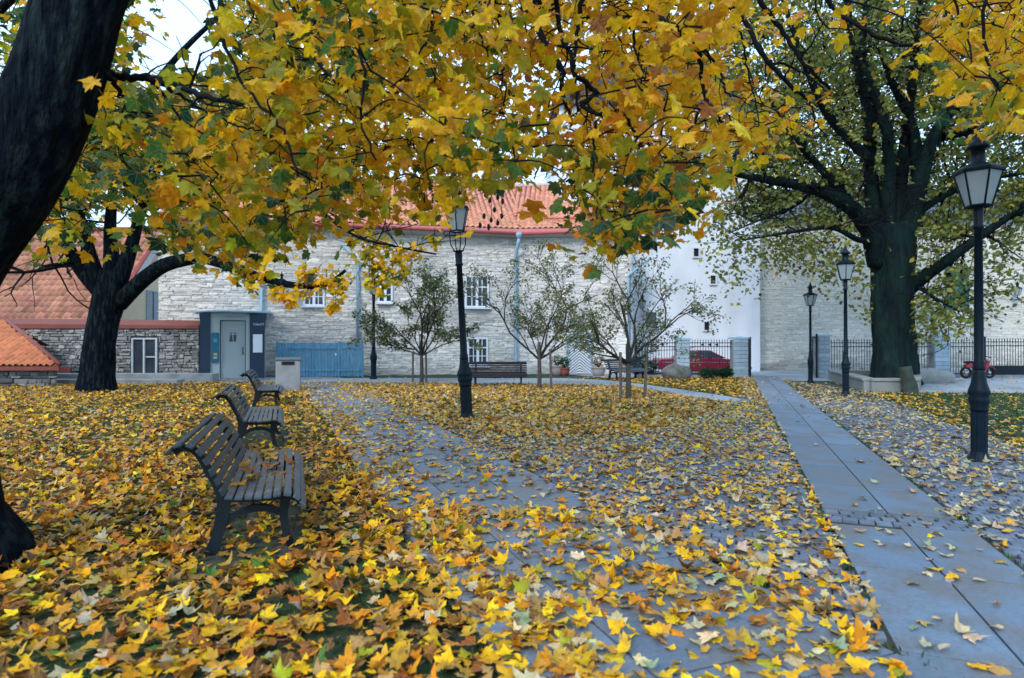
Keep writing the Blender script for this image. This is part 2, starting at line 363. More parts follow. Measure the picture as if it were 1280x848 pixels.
# ================================================================== buildings
M['mortar'] = pm('lime_mortar', (.5, .49, .47), .95, .2, 4, bump=.6, bscale=40, bdist=.01)
M['darkmortar'] = pm('dark_mortar', (.075, .073, .072), .95, .3, 6, bump=.6, bscale=40)
M['whiteplaster'] = pm('white_plaster', (.74, .77, .82), .9, .07, .9, col2=(.60, .63, .67), s2=.5, t2=(.46, .75), stretch=(1, 1, .45), bump=.25, bscale=14, bdist=.01)
M['cream'] = pm('cream_plaster', (.76, .70, .54), .9, .08, 1.5, bump=.2, bscale=30)
M['whitewood'] = pm('white_painted_wood', (.72, .76, .80), .55, .08, 6, bump=.15, bscale=60)
M['glass'] = pm('dark_window_glass', (.035, .045, .06), .08, .5, 1.5, bump=0, spec=.8)
M['redmetal'] = pm('red_painted_metal', (.46, .1, .085), .5, .14, 3, bump=.1, bscale=20, spec=.4)
M['brownmetal'] = pm('red_brown_coping', (.19, .05, .035), .6, .2, 2, bump=.15, bscale=20, spec=.3)
M['pinkwood'] = pm('pink_fascia', (.62, .24, .24), .7, .12, 2, bump=.1, bscale=20)
M['bluemetal'] = pm('blue_grey_pipe', (.26, .42, .54), .5, .14, 4, bump=.1, bscale=20, spec=.4)
M['black'] = pm('dark_recess', (.012, .014, .018), .9, .2, 4, bump=0)
M['darkroof'] = pm('dark_sheet_roof', (.05, .055, .065), .6, .2, 3, bump=.2, bscale=10)
M['concrete'] = pm('weathered_concrete', (.27, .285, .29), .9, .2, 5, col2=(.17, .18, .18), s2=2.5, bump=.6, bscale=60, bdist=.006)

def wallpt(seg, px):
    (x0, y0), (x1, y1) = seg; L = math.hypot(x1-x0, y1-y0); dx, dy = (x1-x0)/L, (y1-y0)/L; r = (px-640)/FPX
    t = (x0-r*y0)/(r*dy-dx); return t, y0+dy*t
def seg_frame(seg):
    (x0, y0), (x1, y1) = seg; L = math.hypot(x1-x0, y1-y0); return L, math.atan2(y1-y0, x1-x0)
def on_seg(o, seg, t, z, out=0):
    L, a = seg_frame(seg); o.location = (seg[0][0]+math.cos(a)*t+math.sin(a)*out, seg[0][1]+math.sin(a)*t-math.cos(a)*out, z); o.rotation_euler = (0, 0, a)
def stone_wall(parent, seg, z0, z1, hr, lr, depth, colf, skips, nsingle, gap=.014, jit=.07, name='stone', topf=None):
    """courses of irregular stones laid on a wall; skips = (t0,t1,z0,z1) openings"""
    L, a = seg_frame(seg); ca, sa = math.cos(a), math.sin(a); it = []
    z = z0
    while z < z1-.03:
        h = min(random.uniform(*hr), z1-z)
        t = -random.uniform(0, lr[0])
        while t < L:
            l = random.uniform(*lr)*random.choice((.6, 1, 1, 1.35)); e = min(t+l, L); s = max(t, 0)
            cut = [(s, e)]
            for k in skips:
                if k[2] < z+h*.6 and z+h*.4 < k[3]:
                    nc = []
                    for (p, q) in cut:
                        if q <= k[0] or p >= k[1]: nc.append((p, q)); continue
                        if p < k[0]: nc.append((p, k[0]))
                        if q > k[1]: nc.append((k[1], q))
                    cut = nc
            for p, q in cut:
                if q-p > .04: it.append(((p+q)/2, z+h/2+random.uniform(-.12, .12)*h*(1 if hr[1] < .3 else .5), q-p-gap, h-gap))
            t += l
        z += h
    it = np.array(it); n = len(it); out = RNG.uniform(depth[0], depth[1], n)
    pos = np.c_[seg[0][0]+ca*it[:, 0], seg[0][1]+sa*it[:, 0], it[:, 1]]
    R = rotz_arr(a+RNG.normal(0, .012, n)); Ry = RNG.normal(0, .02, n); c, s = np.cos(Ry), np.sin(Ry)
    Q = np.zeros((n, 3, 3)); Q[:, 0, 0] = c; Q[:, 0, 2] = s; Q[:, 1, 1] = 1; Q[:, 2, 0] = -s; Q[:, 2, 2] = c
    R = R@Q; sc = np.c_[it[:, 2], out, it[:, 3]]; colr = colf(it, n)
    Yc = pos[:, 1]; px, py = proj(pos); vis = (px > 5) & (px < 1275) & (py > 5)
    pieces(parent, name, unit_box_variants(10, jit, .09, 9, 'y'), RNG.integers(0, 10, n), pos, R, sc, colr, M['stone_geo'], M['stone_obj'], nsingle, it[:, 2]*it[:, 3]/Yc**2*np.where(vis, 1, .01))
def stone_cols(base, var, tones, zdark=0, plaster=None):
    def f(it, n):
        T = np.array(tones)[RNG.integers(0, len(tones), n)]
        c = np.array(base)*T*(1+RNG.normal(0, var, n))[:, None]
        pn = fnoise(it[:, 0], it[:, 1]*1.6, .55, 3)[:, None]; c = c*(1+.13*pn+.1*fnoise(it[:, 0], it[:, 1]*.5, 1.3, 9)[:, None])*np.where(it[:, 1:2] < .35, .8, 1)
        if plaster is not None: m = ((it[:, 1] < 2.0) & (it[:, 0] > plaster))[:, None]; c = np.where(m, c*1.12+.02, c)
        return np.clip(c, .02, .9)
    return f
def window(parent, seg, px0, px1, py0, py1, nx, ny, sill=True, bars=False, mat=None, label=None):
    t0, Y0 = wallpt(seg, px0); t1, Y1 = wallpt(seg, px1); Y = (Y0+Y1)/2; z0, z1 = PZ(py1, Y), PZ(py0, Y); w_, h = abs(t1-t0), z1-z0
    mat = mat or M['whitewood']; f = .085; mb = MB()
    mb.box((-w_/2+f/2, 0, h/2), (f, .09, h)); mb.box((w_/2-f/2, 0, h/2), (f, .09, h)); mb.box((0, 0, h-f/2), (w_-2*f, .088, f)); mb.box((0, 0, f/2), (w_-2*f, .088, f))
    o = mb.build('window', mat, parent, bevel=.008); on_seg(o, seg, (t0+t1)/2, z0, .03)
    if label: o['label'] = label
    cw, chh = (w_-2*f)/nx, (h-2*f)/ny
    for i in range(nx):
        for j in range(ny):
            p = MB().box((-w_/2+f+cw*(i+.5), .015, f+chh*(j+.5)), (cw-.002, .012, chh-.002)).build('pane', M['glass'], o)
    mm = MB()
    for i in range(1, nx): mm.box((-w_/2+f+cw*i, -.012, h/2), (.12 if (nx % 2 == 0 and i == nx//2) else .035, .05, h-2*f))
    for j in range(1, ny): mm.box((0, -.008, f+chh*j), (w_-2*f, .046, .06 if ny == 3 and j == 2 else .03))
    mm.build('glazing_bar', mat, o)
    if sill: MB().box((0, -.07, -.04), (w_+.14, .2, .05)).build('sill', mat, o, bevel=.008)
    return (min(t0, t1)-.03, max(t0, t1)+.03, z0-.07, z1+.04)
def pipe(parent, pts, r=.055, name='downpipe'):
    p, rr = smooth_path(pts, [r]*len(pts), 3*len(pts)); return MB().tube(np.array(pts), r, 10).build(name, M['bluemetal'], parent, smooth=True)
def tile_variant(S=5):
    """pantile, unit wide and unit long, S-curved; u across, v up the slope"""
    us = np.linspace(-.5, .5, S+1); hz = .16*np.cos((us+.12)*2*np.pi)
    V = []; F = []
    for v, dz in ((-.56, .10), (.5, 0.0)):
        for u, h in zip(us, hz): V.append((u, v, h+dz))
    for u, h in zip(us, hz): V.append((u, -.56, h+.10-.10))
    m = S+1
    for i in range(S): F.append((i, i+1, m+i+1, m+i)); F.append((2*m+i, 2*m+i+1, i+1, i))
    return [(np.array(V), np.array(F))]
def roof_tiles(parent, O, u, v, W, Ls, tw, tl, colf, ok=None, lift=.03):
    O, u, v = map(lambda a: np.array(a, float), (O, u, v)); u /= np.linalg.norm(u); v /= np.linalg.norm(v); nn = np.cross(u, v)
    a, b = np.meshgrid(np.arange(tw/2, W, tw), np.arange(tl/2, Ls, tl)); a = a.ravel(); b = b.ravel()
    if ok is not None: k = ok(a, b); a, b = a[k], b[k]
    n = len(a); pos = O+np.outer(a, u)+np.outer(b, v)+nn*lift+nn*RNG.normal(0, .004, n)[:, None]
    R = np.repeat(np.stack([u, v, nn], 1)[None], n, 0); jit = rotz_arr(RNG.normal(0, .02, n)); R = R@jit
    sc = np.c_[np.full(n, tw*1.02), np.full(n, tl), np.full(n, .24)]
    o = bpy.data.objects.new('roof_tile', merged_mesh('roof_tile', tile_variant(), np.zeros(n, int), pos, R, sc, colf(a, b, n), M['tile_geo'])); link(o, parent); o['kind'] = 'stuff'
def tcol(base, var=.12, patch=.15, k=0):
    def f(a, b, n): return np.clip(np.array(base)*(1+RNG.normal(0, var, n)+patch*fnoise(a, b, .9, k))[:, None]*(1+RNG.normal(0, .03, (n, 3))), .01, .9)
    return f

# ---------------- long limestone house behind the lawn (its front bends at the downpipe)
pA = (PX(198, 25.8), 25.8); pB = (PX(648, 28.6), 28.6); pC = (PX(790, 28.2), 28.2); EV = 6.5
S1, S2 = (pA, pB), (pB, pC)
house = thing('stone_house', 'long grey limestone house with orange tiled roof and blue downpipes behind the lawn', 'house', (0, 0, 0))
mb = MB(); back = 9.0
mb.prism([pA, pB, pC, (pC[0]+.3, pC[1]+back), (pB[0], pB[1]+back), (pA[0]-.3, pA[1]+back)], 0, EV, 'z')
mb.build('wall', M['mortar'], house)
sk1 = [window(house, S1, 379, 406, 359, 383, 4, 2, label='small white barred window under the eaves'),
       window(house, S1, 472, 491, 358, 379, 2, 2), window(house, S1, 581, 611, 345, 385, 4, 3), window(house, S1, 584, 610, 422, 458, 4, 3)]
# chevron door
t0, Y0 = wallpt(S2, 711); t1, Y1 = wallpt(S2, 738); dz1 = PZ(421, Y0); dw = t1-t0
sk2 = [(t0-.1, t1+.1, 0, dz1+.12)]
mb = MB(); mb.box((-dw/2-.05, 0, dz1/2), (.1, .12, dz1)); mb.box((dw/2+.05, 0, dz1/2), (.1, .12, dz1)); mb.box((0, 0, dz1+.05), (dw+.2, .125, .1))
door = mb.build('door', M['bluemetal'], house, bevel=.01); on_seg(door, S2, (t0+t1)/2, 0, .04)
MB().box((0, .03, dz1/2), (dw, .03, dz1)).build('door_leaf', pm('door_backing', (.13, .16, .21), .7, .1, 6), door)
sp = .135; z = -.35
while z < dz1+.2:
    mb = MB()
    for s in (-1, 1):
        pl = [(0, z), (s*dw/2, z-dw*.42), (s*dw/2, z-dw*.42+.075), (0, z+.075)]
        pl = [(x, min(max(q, .02), dz1-.01)) for x, q in pl]
        if max(q for _, q in pl)-min(q for _, q in pl) > .04: mb.prism(pl if s > 0 else pl[::-1], -.022, .012)
    if mb.v: mb.build('slat', M['whitewood'], door)
    z += sp
cf = stone_cols((.66, .625, .575), .08, [(1, 1, 1), (1.06, 1.03, .98), (.9, .91, .93), (1.1, 1.08, 1.05), (.8, .8, .82)], plaster=9.2)
stone_wall(house, S1, .02, EV-.12, (.05, .13), (.18, .6), (.004, .034), cf, sk1, 230, jit=.17, gap=.008)
cf2 = stone_cols((.68, .65, .61), .08, [(1, 1, 1), (1.06, 1.04, 1), (.9, .91, .93), (1.1, 1.08, 1.05), (.82, .82, .84)], plaster=-1)
stone_wall(house, S2, .02, EV-.12, (.05, .13), (.18, .6), (.004, .03), cf2, sk2, 70, jit=.17, gap=.008)
# eaves: soffit, fascia, gutters falling to the downpipe
ov = .42
def offs(p, q, d):
    a = math.atan2(q[1]-p[1], q[0]-p[0]); return np.array([math.sin(a)*d, -math.cos(a)*d])
o1 = offs(pA, pB, ov); o2 = offs(pB, pC, ov)
eA, eB, eC = np.array(pA)+o1, np.array(pB)+(o1+o2)/2, np.array(pC)+o2
for p, q, e, f in ((pA, pB, eA, eB), (pB, pC, eB, eC)):
    MB().add([(p[0], p[1], EV-.1), (q[0], q[1], EV-.1), (f[0], f[1], EV+.02), (e[0], e[1], EV+.02), (p[0], p[1], EV-.02), (q[0], q[1], EV-.02), (f[0], f[1], EV+.08), (e[0], e[1], EV+.08)],
             [(0,1,2,3),(7,6,5,4),(0,4,5,1),(1,5,6,2),(2,6,7,3),(3,7,4,0)]).build('soffit', M['mortar'], house)
    v = (f-e)/np.linalg.norm(f-e); nn = np.array([v[1], -v[0]])
    MB().add([(*(e+nn*.005), EV+.04), (*(f+nn*.005), EV+.04), (*(f+nn*.005), EV+.26), (*(e+nn*.005), EV+.26), (*(e-nn*.04), EV+.04), (*(f-nn*.04), EV+.04), (*(f-nn*.04), EV+.26), (*(e-nn*.04), EV+.26)],
             [(0,1,2,3),(7,6,5,4),(0,4,5,1),(1,5,6,2),(2,6,7,3),(3,7,4,0)]).build('fascia', M['pinkwood'], house)
dpt = eB+np.array([0, -.1])
MB().tube([(*(eA+np.array([0, -.1])), EV+.26), (*(dpt+np.array([-.1, 0])), EV+.02)], .085, 8).build('gutter', M['redmetal'], house, smooth=True)
MB().tube([(*(dpt+np.array([.1, 0])), EV+.02), (*(eC+np.array([0, -.1])), EV+.16)], .085, 8).build('gutter', M['redmetal'], house, smooth=True)
MB().lathe([(.16, .1), (.16, -.02), (.06, -.2)], 10, (dpt[0], dpt[1], EV-.05)).build('rain_hopper', M['bluemetal'], house, smooth=True)
wB = np.array(pB)+np.array([-.12, -.14])
pipe(house, [(dpt[0], dpt[1], EV-.2), (dpt[0]-.05, dpt[1]+.02, EV-.45), (wB[0], wB[1], EV-.95), (wB[0], wB[1], .3), (wB[0], wB[1]-.1, .12)], .075)
for px, ytop, ybot, kink in ((447, 325, 440, -.75), (327, 345, 462, 0), (786, 344, 466, .95)):
    sg = S2 if px > 648 else S1; t, Y = wallpt(sg, px); x = PX(px, Y-.14); zt = PZ(ytop, Y-.14); y = Y-.14
    pts = [(x, y, zt), (x, y, PZ(ybot, y))]
    if kink: pts = [(x+kink, y-.1, zt+.75)]+pts
    pipe(house, pts, .065)
# roof
def slope(e0, e1, dep, rise):
    u = np.array([e1[0]-e0[0], e1[1]-e0[1], 0]); W = np.linalg.norm(u); u /= W; b = np.array([-u[1], u[0], 0]); v = b*dep+np.array([0, 0, rise]); return u, v/np.linalg.norm(v), W, math.hypot(dep, rise)
RD, RR = 5.4, 3.35
u1, v1, W1, L1 = slope(eA, eB, RD, RR); u2, v2, W2, L2 = slope(eB, eC, RD, RR); ZE = EV+.27
hip = 3.0
rA = np.array([*eA, ZE])+v1*L1; rB = np.array([*eB, ZE])+(v1+v2)/2*L1; rC = np.array([*eC, ZE])+v2*L2-u2*hip
bk = np.array([0, 5.0, -3.3])
MB().add([(*eA, ZE-.01), (*eB, ZE-.01), rB, rA], [(0,1,2,3)]).build('roof', M['brownmetal'], house)
rf = MB().add([(*eB, ZE-.01), (*eC, ZE-.01), rC, rB, rC+bk+np.array([3, 0, 0]), rB+bk, rA+bk, rA], [(0,1,2,3), (1,4,2), (2,4,5,3), (3,5,6,7)]).build('roof_back', M['brownmetal'], house)
vt = math.tan(.135)
roof_tiles(house, (*eA, ZE), u1, v1, W1+1.2, L1, .26, .34, tcol((.60, .26, .165), .07, .08), ok=lambda a, b: a < W1+b*vt)
roof_tiles(house, np.array([*eB, ZE])-u2*1.2, u2, v2, W2+1.2, L2, .26, .34, tcol((.60, .26, .165), .07, .08, 2), ok=lambda a, b: (a-1.2 < W2-hip*b/L2) & (a-1.2 > -b*vt))
for a, b in ((rA, rB), (rB, rC), (rC, np.array([*eC, ZE]))):
    MB().tube([a+np.array([0, 0, .05]), b+np.array([0, 0, .05])], .13, 8).build('ridge_tile', pm('ridge_mortar', (.55, .5, .47), .9, .2, 5), house, smooth=True)
mb = MB(); k0 = np.array([*eB, ZE])+u2*.6+v2*.9
mb.tube([k0+np.array([0, -.1, .12]), k0+u2*3.6+np.array([0, -.1, .12])], .04, 6)
mb.build('snow_guard', M['redmetal'], house)

# ---------------- tall white plastered building
WY = 31.0; wx0, wx1 = 2.4, 12.65
white = thing('white_building', 'tall white plastered building with tiny dark slot windows behind the red car', 'building', (0, 0, 0))
MB().span((wx0, WY, 0), (wx1, WY+12, 13.6)).build('wall', M['whiteplaster'], white)
mb = MB().prism([(wx0-.4, 13.6), (wx1+.4, 13.6), ((wx0+wx1)/2, 17.2)], WY-.35, WY+12.2); mb.build('roof', M['darkroof'], white)
SW = ((wx0, WY), (wx1, WY))
for px, py, w_, h in ((870, 316, .26, .42), (891, 350, .26, .42), (883, 408, .26, .40), (893, 275, .22, .38), (931, 262, .2, .36)):
    X, Z = PX(px, WY), PZ(py, WY); mb = MB()
    for s in (-1, 1): mb.box((s*(w_/2+.03), 0, 0), (.06, .14, h+.12)); mb.box((0, .001, s*(h/2+.03)), (w_, .138, .06))
    o = mb.build('slot_window', M['whiteplaster'], white); o.location = (X, WY-.03, Z)
    MB().box((0, .02, 0), (w_, .02, h)).build('pane', M['black'], o)
X, Z = PX(814, WY), PZ(296, WY)
o = MB().box((0, 0, 0), (.5, .08, 1.2)).build('shutter', pm('grey_board', (.16, .2, .23), .8, .15, 8, stretch=(6, 1, 1)), white, bevel=.01); o.location = (X, WY-.04, Z)
X, Z = PX(813, WY), PZ(400, WY)
mb = MB()
for s in (-1, 1): mb.box((s*.33, 0, 0), (.1, .2, .95)); mb.box((0, .001, s*.43), (.56, .198, .1))
o = mb.build('window', M['whiteplaster'], white); o.location = (X, WY-.08, Z); MB().box((0, .06, 0), (.56, .02, .76)).build('pane', M['glass'], o)

# ---------------- pale limestone building on the right
BY = 32.2; bx0, bx1 = PX(950.5, BY)-.05, 46.0; BT = 8.0
beige = thing('limestone_building', 'low pale beige limestone building behind the big tree and the iron fence', 'building', (0, 0, 0))
M['bmortar'] = pm('beige_mortar', (.52, .49, .43), .95, .12, 3, bump=.5, bscale=30)
MB().span((bx0, BY, 0), (bx1, BY+11, BT)).build('wall', M['bmortar'], beige)
SB = ((bx0, BY), (bx1, BY))
sb0, _ = wallpt(SB, 1181); sb1, _ = wallpt(SB, 1211); zb0, zb1 = PZ(388, BY), PZ(334, BY)
cfb = stone_cols((.60, .565, .49), .04, [(1, 1, 1), (1.03, 1.02, 1.01), (.95, .95, .95), (1.05, 1.04, 1.03)])
def cfb2(it, n):
    c = cfb(it, n); m = np.clip((1.3-it[:, 1])/1.3, 0, 1)[:, None]*RNG.uniform(.2, 1, (n, 1)); return c*(1-.5*m*(RNG.random((n, 1)) < .6))   # bare darker stones along the plinth
stone_wall(beige, ((bx0, BY), (28.5, BY)), .02, BT-.3, (.08, .16), (.25, .7), (.004, .026), cfb2, [(sb0, sb1, zb0, zb1)], 200, gap=.012)
MB().span((bx0, BY-.12, BT-.28), (bx1, BY+.05, BT)).build('cornice', M['bmortar'], beige, bevel=.02)
MB().add([(bx0, BY-.45, BT), (bx1, BY-.45, BT), (bx1, BY+5.5, BT+3), (bx0, BY+5.5, BT+3), (bx0, BY+11.4, BT), (bx1, BY+11.4, BT)], [(0,1,2,3), (3,2,5,4), (0,3,4), (1,5,2)]).build('roof', M['darkroof'], beige)
o = MB(); gw = sb1-sb0; gh = zb1-zb0
sh = MB()
for i in range(5): sh.box((-gw/2+gw*(i+.5)/5, 0, 0), (gw/5-.012, .05, gh))
sh.box((0, -.04, gh*.32), (gw, .04, .1)); sh.box((0, -.04, -gh*.32), (gw, .04, .1))
o = sh.build('shutter', pm('green_shutter', (.02, .11, .08), .6, .2, 5), beige, bevel=.006); o.location = ((bx0+(sb0+sb1)/2), BY-.03, (zb0+zb1)/2); o['label'] = 'dark green boarded shutter'

# ---------------- house on the left with faded tiled roof, gable end to the right
lh = thing('tiled_house', 'cream house with wide faded red tiled roof and red verge behind the wall', 'house', (0, 0, 0))
gx, hy0, hy1 = -18.25, 26.9, 35.4; hr, he = 7.15, 2.55; ym = 31.1
MB().prism([(hy0, 0), (hy1, 0), (hy1, he), (ym, hr-.15), (hy0, he)], -30, gx, 'x').build('wall', M['cream'], lh)
eav = np.array([-30.0, hy0-.35, he-.28]); vv = np.array([0, ym-hy0+.35, hr-he+.28]); Ls = np.linalg.norm(vv)
MB().add([eav, eav+[12.0, 0, 0], eav+[12.0, 0, 0]+vv, eav+vv, (-30, hy1+.4, he-.2), (-18, hy1+.4, he-.2)], [(0,1,2,3), (3,2,5,4)]).build('roof', M['brownmetal'], lh)
roof_tiles(lh, eav+np.array([0, 0, .03]), (1, 0, 0), vv, 12.05, Ls, .29, .36, tcol((.37, .165, .105), .15, .22, 5))
for a, b, nm, mt, dx in ((eav+np.array([12.1, 0, .1]), eav+vv+np.array([12.1, 0, .14]), 'verge', M['redmetal'], .1),):
    MB().tube([a, b], .1, 4).build(nm, mt, lh)
bb = MB(); p0 = eav+np.array([12.02, .1, -.12]); p1 = eav+vv+np.array([12.02, 0, -.1])
bb.add([p0, p1, p1+[0, 0, -.55], p0+[0, 0, -.42], p0+[.05, 0, 0], p1+[.05, 0, 0], p1+[.05, 0, -.55], p0+[.05, 0, -.42]], [(3,2,1,0),(4,5,6,7),(0,1,5,4),(1,2,6,5),(2,3,7,6),(3,0,4,7)]).build('bargeboard', M['whitewood'], lh)
MB().tube([eav+vv+np.array([0, 0, .1]), eav+vv+np.array([12.1, 0, .1])], .15, 8).build('ridge_tile', M['brownmetal'], lh, smooth=True)
MB().tube([eav+np.array([0, -.08, 0]), eav+np.array([12.1, -.08, 0])], .09, 8).build('gutter', M['redmetal'], lh, smooth=True)
o = MB().span((gx-.02, 30.3, 2.55), (gx+.06, 30.36, 4.1)).span((gx-.02, 31.5, 2.55), (gx+.06, 31.56, 4.1)).span((gx-.02, 30.36, 4.04), (gx+.06, 31.5, 4.1)).span((gx-.02, 30.36, 2.55), (gx+.06, 31.5, 2.61)).span((gx-.02, 30.9, 2.61), (gx+.06, 30.96, 4.04)).build('window', M['bluemetal'], lh)
MB().span((gx-.02, 30.36, 2.61), (gx+.02, 30.9, 4.04)).build('pane', M['glass'], o); MB().span((gx-.02, 30.96, 2.61), (gx+.02, 31.5, 4.04)).build('pane', M['glass'], o)

# ---------------- rubble garden wall with red-brown metal coping
GY = 25.1; g0, g1 = PX(-30, GY), PX(249, GY)
gw_ = thing('garden_wall', 'dark rubble stone garden wall with red-brown metal coping left of the kiosk', 'wall', (0, 0, 0))
MB().span((g0, GY, 0), (g1, GY+.5, 2.05)).build('wall_core', M['darkmortar'], gw_)
SG = ((g0, GY), (g1, GY))
ts0, _ = wallpt(SG, 166); ts1, _ = wallpt(SG, 198)
cfg = stone_cols((.27, .27, .265), .2, [(1, 1, 1), (1.14, 1.12, 1.06), (.8, .8, .82), (.66, .68, .7), (1.26, 1.24, 1.18)])
stone_wall(gw_, SG, .0, 2.05, (.07, .17), (.1, .34), (.03, .1), cfg, [(ts0-.05, ts1+.05, .12, 1.75)], 300, gap=.02, jit=.12)
mb = MB(); yy = GY
mb.add([(g0, yy-.14, 2.05), (g1+.05, yy-.14, 2.05), (g1+.05, yy-.14, 2.2), (g0, yy-.14, 2.28), (g0, yy+.6, 2.05), (g1+.05, yy+.6, 2.05), (g1+.05, yy+.5, 2.42), (g0, yy+.5, 2.52)], [(0,1,2,3), (3,2,6,7), (1,5,6,2), (7,6,5,4), (0,3,7,4), (0,4,5,1)])
mb.build('coping', M['brownmetal'], gw_, bevel=.015)
o = MB(); ww = ts1-ts0
o.box((-ww/2+.03, 0, .78), (.06, .1, 1.56)); o.box((-.02, 0, .78), (.07, .1, 1.56)); o.box((ww/2-.04, 0, .78), (.08, .1, 1.56)); o.box((0, .001, 1.53), (ww-.1, .098, .06)); o.box((0, .001, .03), (ww-.1, .098, .06)); o.box((ww/4, 0, .78), (ww/2-.1, .05, .05))
wn = o.build('window', pm('grey_white_frame', (.45, .5, .53), .6, .12, 6), gw_, bevel=.006); wn.location = ((g0+ts0+ww/2), GY-.05, PZ(470, GY))
for sx in (-1, 1): MB().box((sx*ww/4-(.02 if sx < 0 else -.0), .03, .78), (ww/2-.12, .02, 1.46)).build('pane', M['glass'], wn)
# little red hatch at the wall foot
ht = thing('wall_hatch', 'small red boarded hatch at the foot of the garden wall', 'hatch', (PX(79, 24.6), 24.6, 0))
for i in range(4): MB().box((-.21+.14*i, 0, .24), (.134, .06, .42)).build('plank', M['redmetal'], ht, bevel=.005)
MB().box((0, .05, .24), (.62, .05, .48)).build('hatch_frame', M['brownmetal'], ht)

# ---------------- low outhouse with orange tiled roof at the left edge
oh = thing('outhouse', 'low stone outhouse with bright orange pantile roof at the garden wall', 'outhouse', (0, 0, 0))
ox, oy, oz = PX(75, 19.8), 19.8, .74; tp = np.array([PX(8, 22.8), 22.8, PZ(402, 22.8)])
MB().prism([(-21, oy+.3), (ox-.35, oy+.3), (tp[0]-.3, tp[1]), (-21, tp[1])], 0, .68, 'z').build('wall', M['darkmortar'], oh)
MB().add([(ox-.35, oy+.3, .5), (tp[0]-.3, tp[1], .5), (tp[0]-.3, tp[1], tp[2]-.1), (ox-.35, oy+.3, oz)], [(0,1,2,3)]).build('side_wall', M['darkmortar'], oh)
stone_wall(oh, ((-19.4, oy+.3), (ox-.3, oy+.3)), 0, .68, (.09, .18), (.16, .42), (.03, .09), stone_cols((.2, .2, .195), .2, [(1, 1, 1), (1.2, 1.2, 1.15), (.6, .62, .65)]), [], 0, gap=.02, jit=.1)
vv = np.array([0, tp[1]-oy, tp[2]-oz]); Ls = np.linalg.norm(vv); wd = ox+21
MB().add([(-21, oy, oz-.02), (ox, oy, oz-.02), tp-[0, 0, .02], (-21, tp[1], tp[2]-.02), (-21, 25.0, oz+.6), (tp[0], 25.0, oz+.6)], [(0,1,2,3), (3,2,5,4)]).build('roof', M['brownmetal'], oh)
hs = (ox-tp[0])/Ls
roof_tiles(oh, (-21, oy, oz), (1, 0, 0), vv, wd, Ls, .2, .34, tcol((.52, .185, .085), .09, .12, 1), ok=lambda a, b: a < wd-hs*b, lift=.04)
MB().tube([np.array([ox, oy, oz+.04]), tp+[0, 0, .06]], .07, 8).build('hip_ridge', M['brownmetal'], oh, smooth=True)
MB().span((-21, oy-.02, oz-.16), (ox-.02, oy+.04, oz-.03)).build('fascia', M['brownmetal'], oh)
# concrete ledges in front of the wall
l1 = MB(); l1.span((PX(42, 21.2), 21.2, 0), (PX(222, 21.2), 21.7, .2)); o = l1.build('stone_ledge', M['concrete'], bevel=.02); tag(o, 'long low concrete ledge running behind the left maple trunk', 'ledge')
l1 = MB(); l1.span((PX(60, 23), 23.0, 0), (PX(266, 23), 23.5, .31)); o = l1.build('stone_ledge', M['concrete'], bevel=.02); tag(o, 'taller concrete ledge along the garden wall ending at the kiosk', 'ledge')
# ================================================================== street furniture
M['iron'] = pm('dark_lamp_iron', (.003, .011, .02), .5, .3, 8, bump=.25, bscale=60, bdist=.003, spec=.16)
M['fence_iron'] = pm('dark_fence_iron', (.01, .014, .022), .6, .2, 8, bump=0, spec=.2)
M['slatwood'] = pm('weathered_bench_slat', (.017, .03, .037), .5, .4, 10, bump=.5, bscale=50, bdist=.003, col2=(.04, .055, .062), s2=7, t2=(.5, .7), spec=.36)
M['brownslat'] = pm('brown_bench_slat', (.022, .015, .018), .55, .25, 10, bump=.3, bscale=50, spec=.2)
M['benchiron'] = pm('bench_cast_iron', (.006, .012, .016), .5, .3, 12, bump=.3, bscale=70, spec=.25)
def lantern_glass():
    m = bpy.data.materials.new('frosted_lantern_glass'); m.use_nodes = True; nt = m.node_tree; b = nt.nodes['Principled BSDF']
    b.inputs['Base Color'].default_value = (.5, .58, .62, 1); b.inputs['Roughness'].default_value = .35; b.inputs['Specular IOR Level'].default_value = .5
    t = nd(nt, 'ShaderNodeBsdfTranslucent'); t.inputs[0].default_value = (.6, .68, .72, 1); mx = nd(nt, 'ShaderNodeMixShader'); mx.inputs[0].default_value = .5
    nt.links.new(b.outputs[0], mx.inputs[1]); nt.links.new(t.outputs[0], mx.inputs[2]); nt.links.new(mx.outputs[0], nt.nodes['Material Output'].inputs[0]); return m
M['lglass'] = lantern_glass()
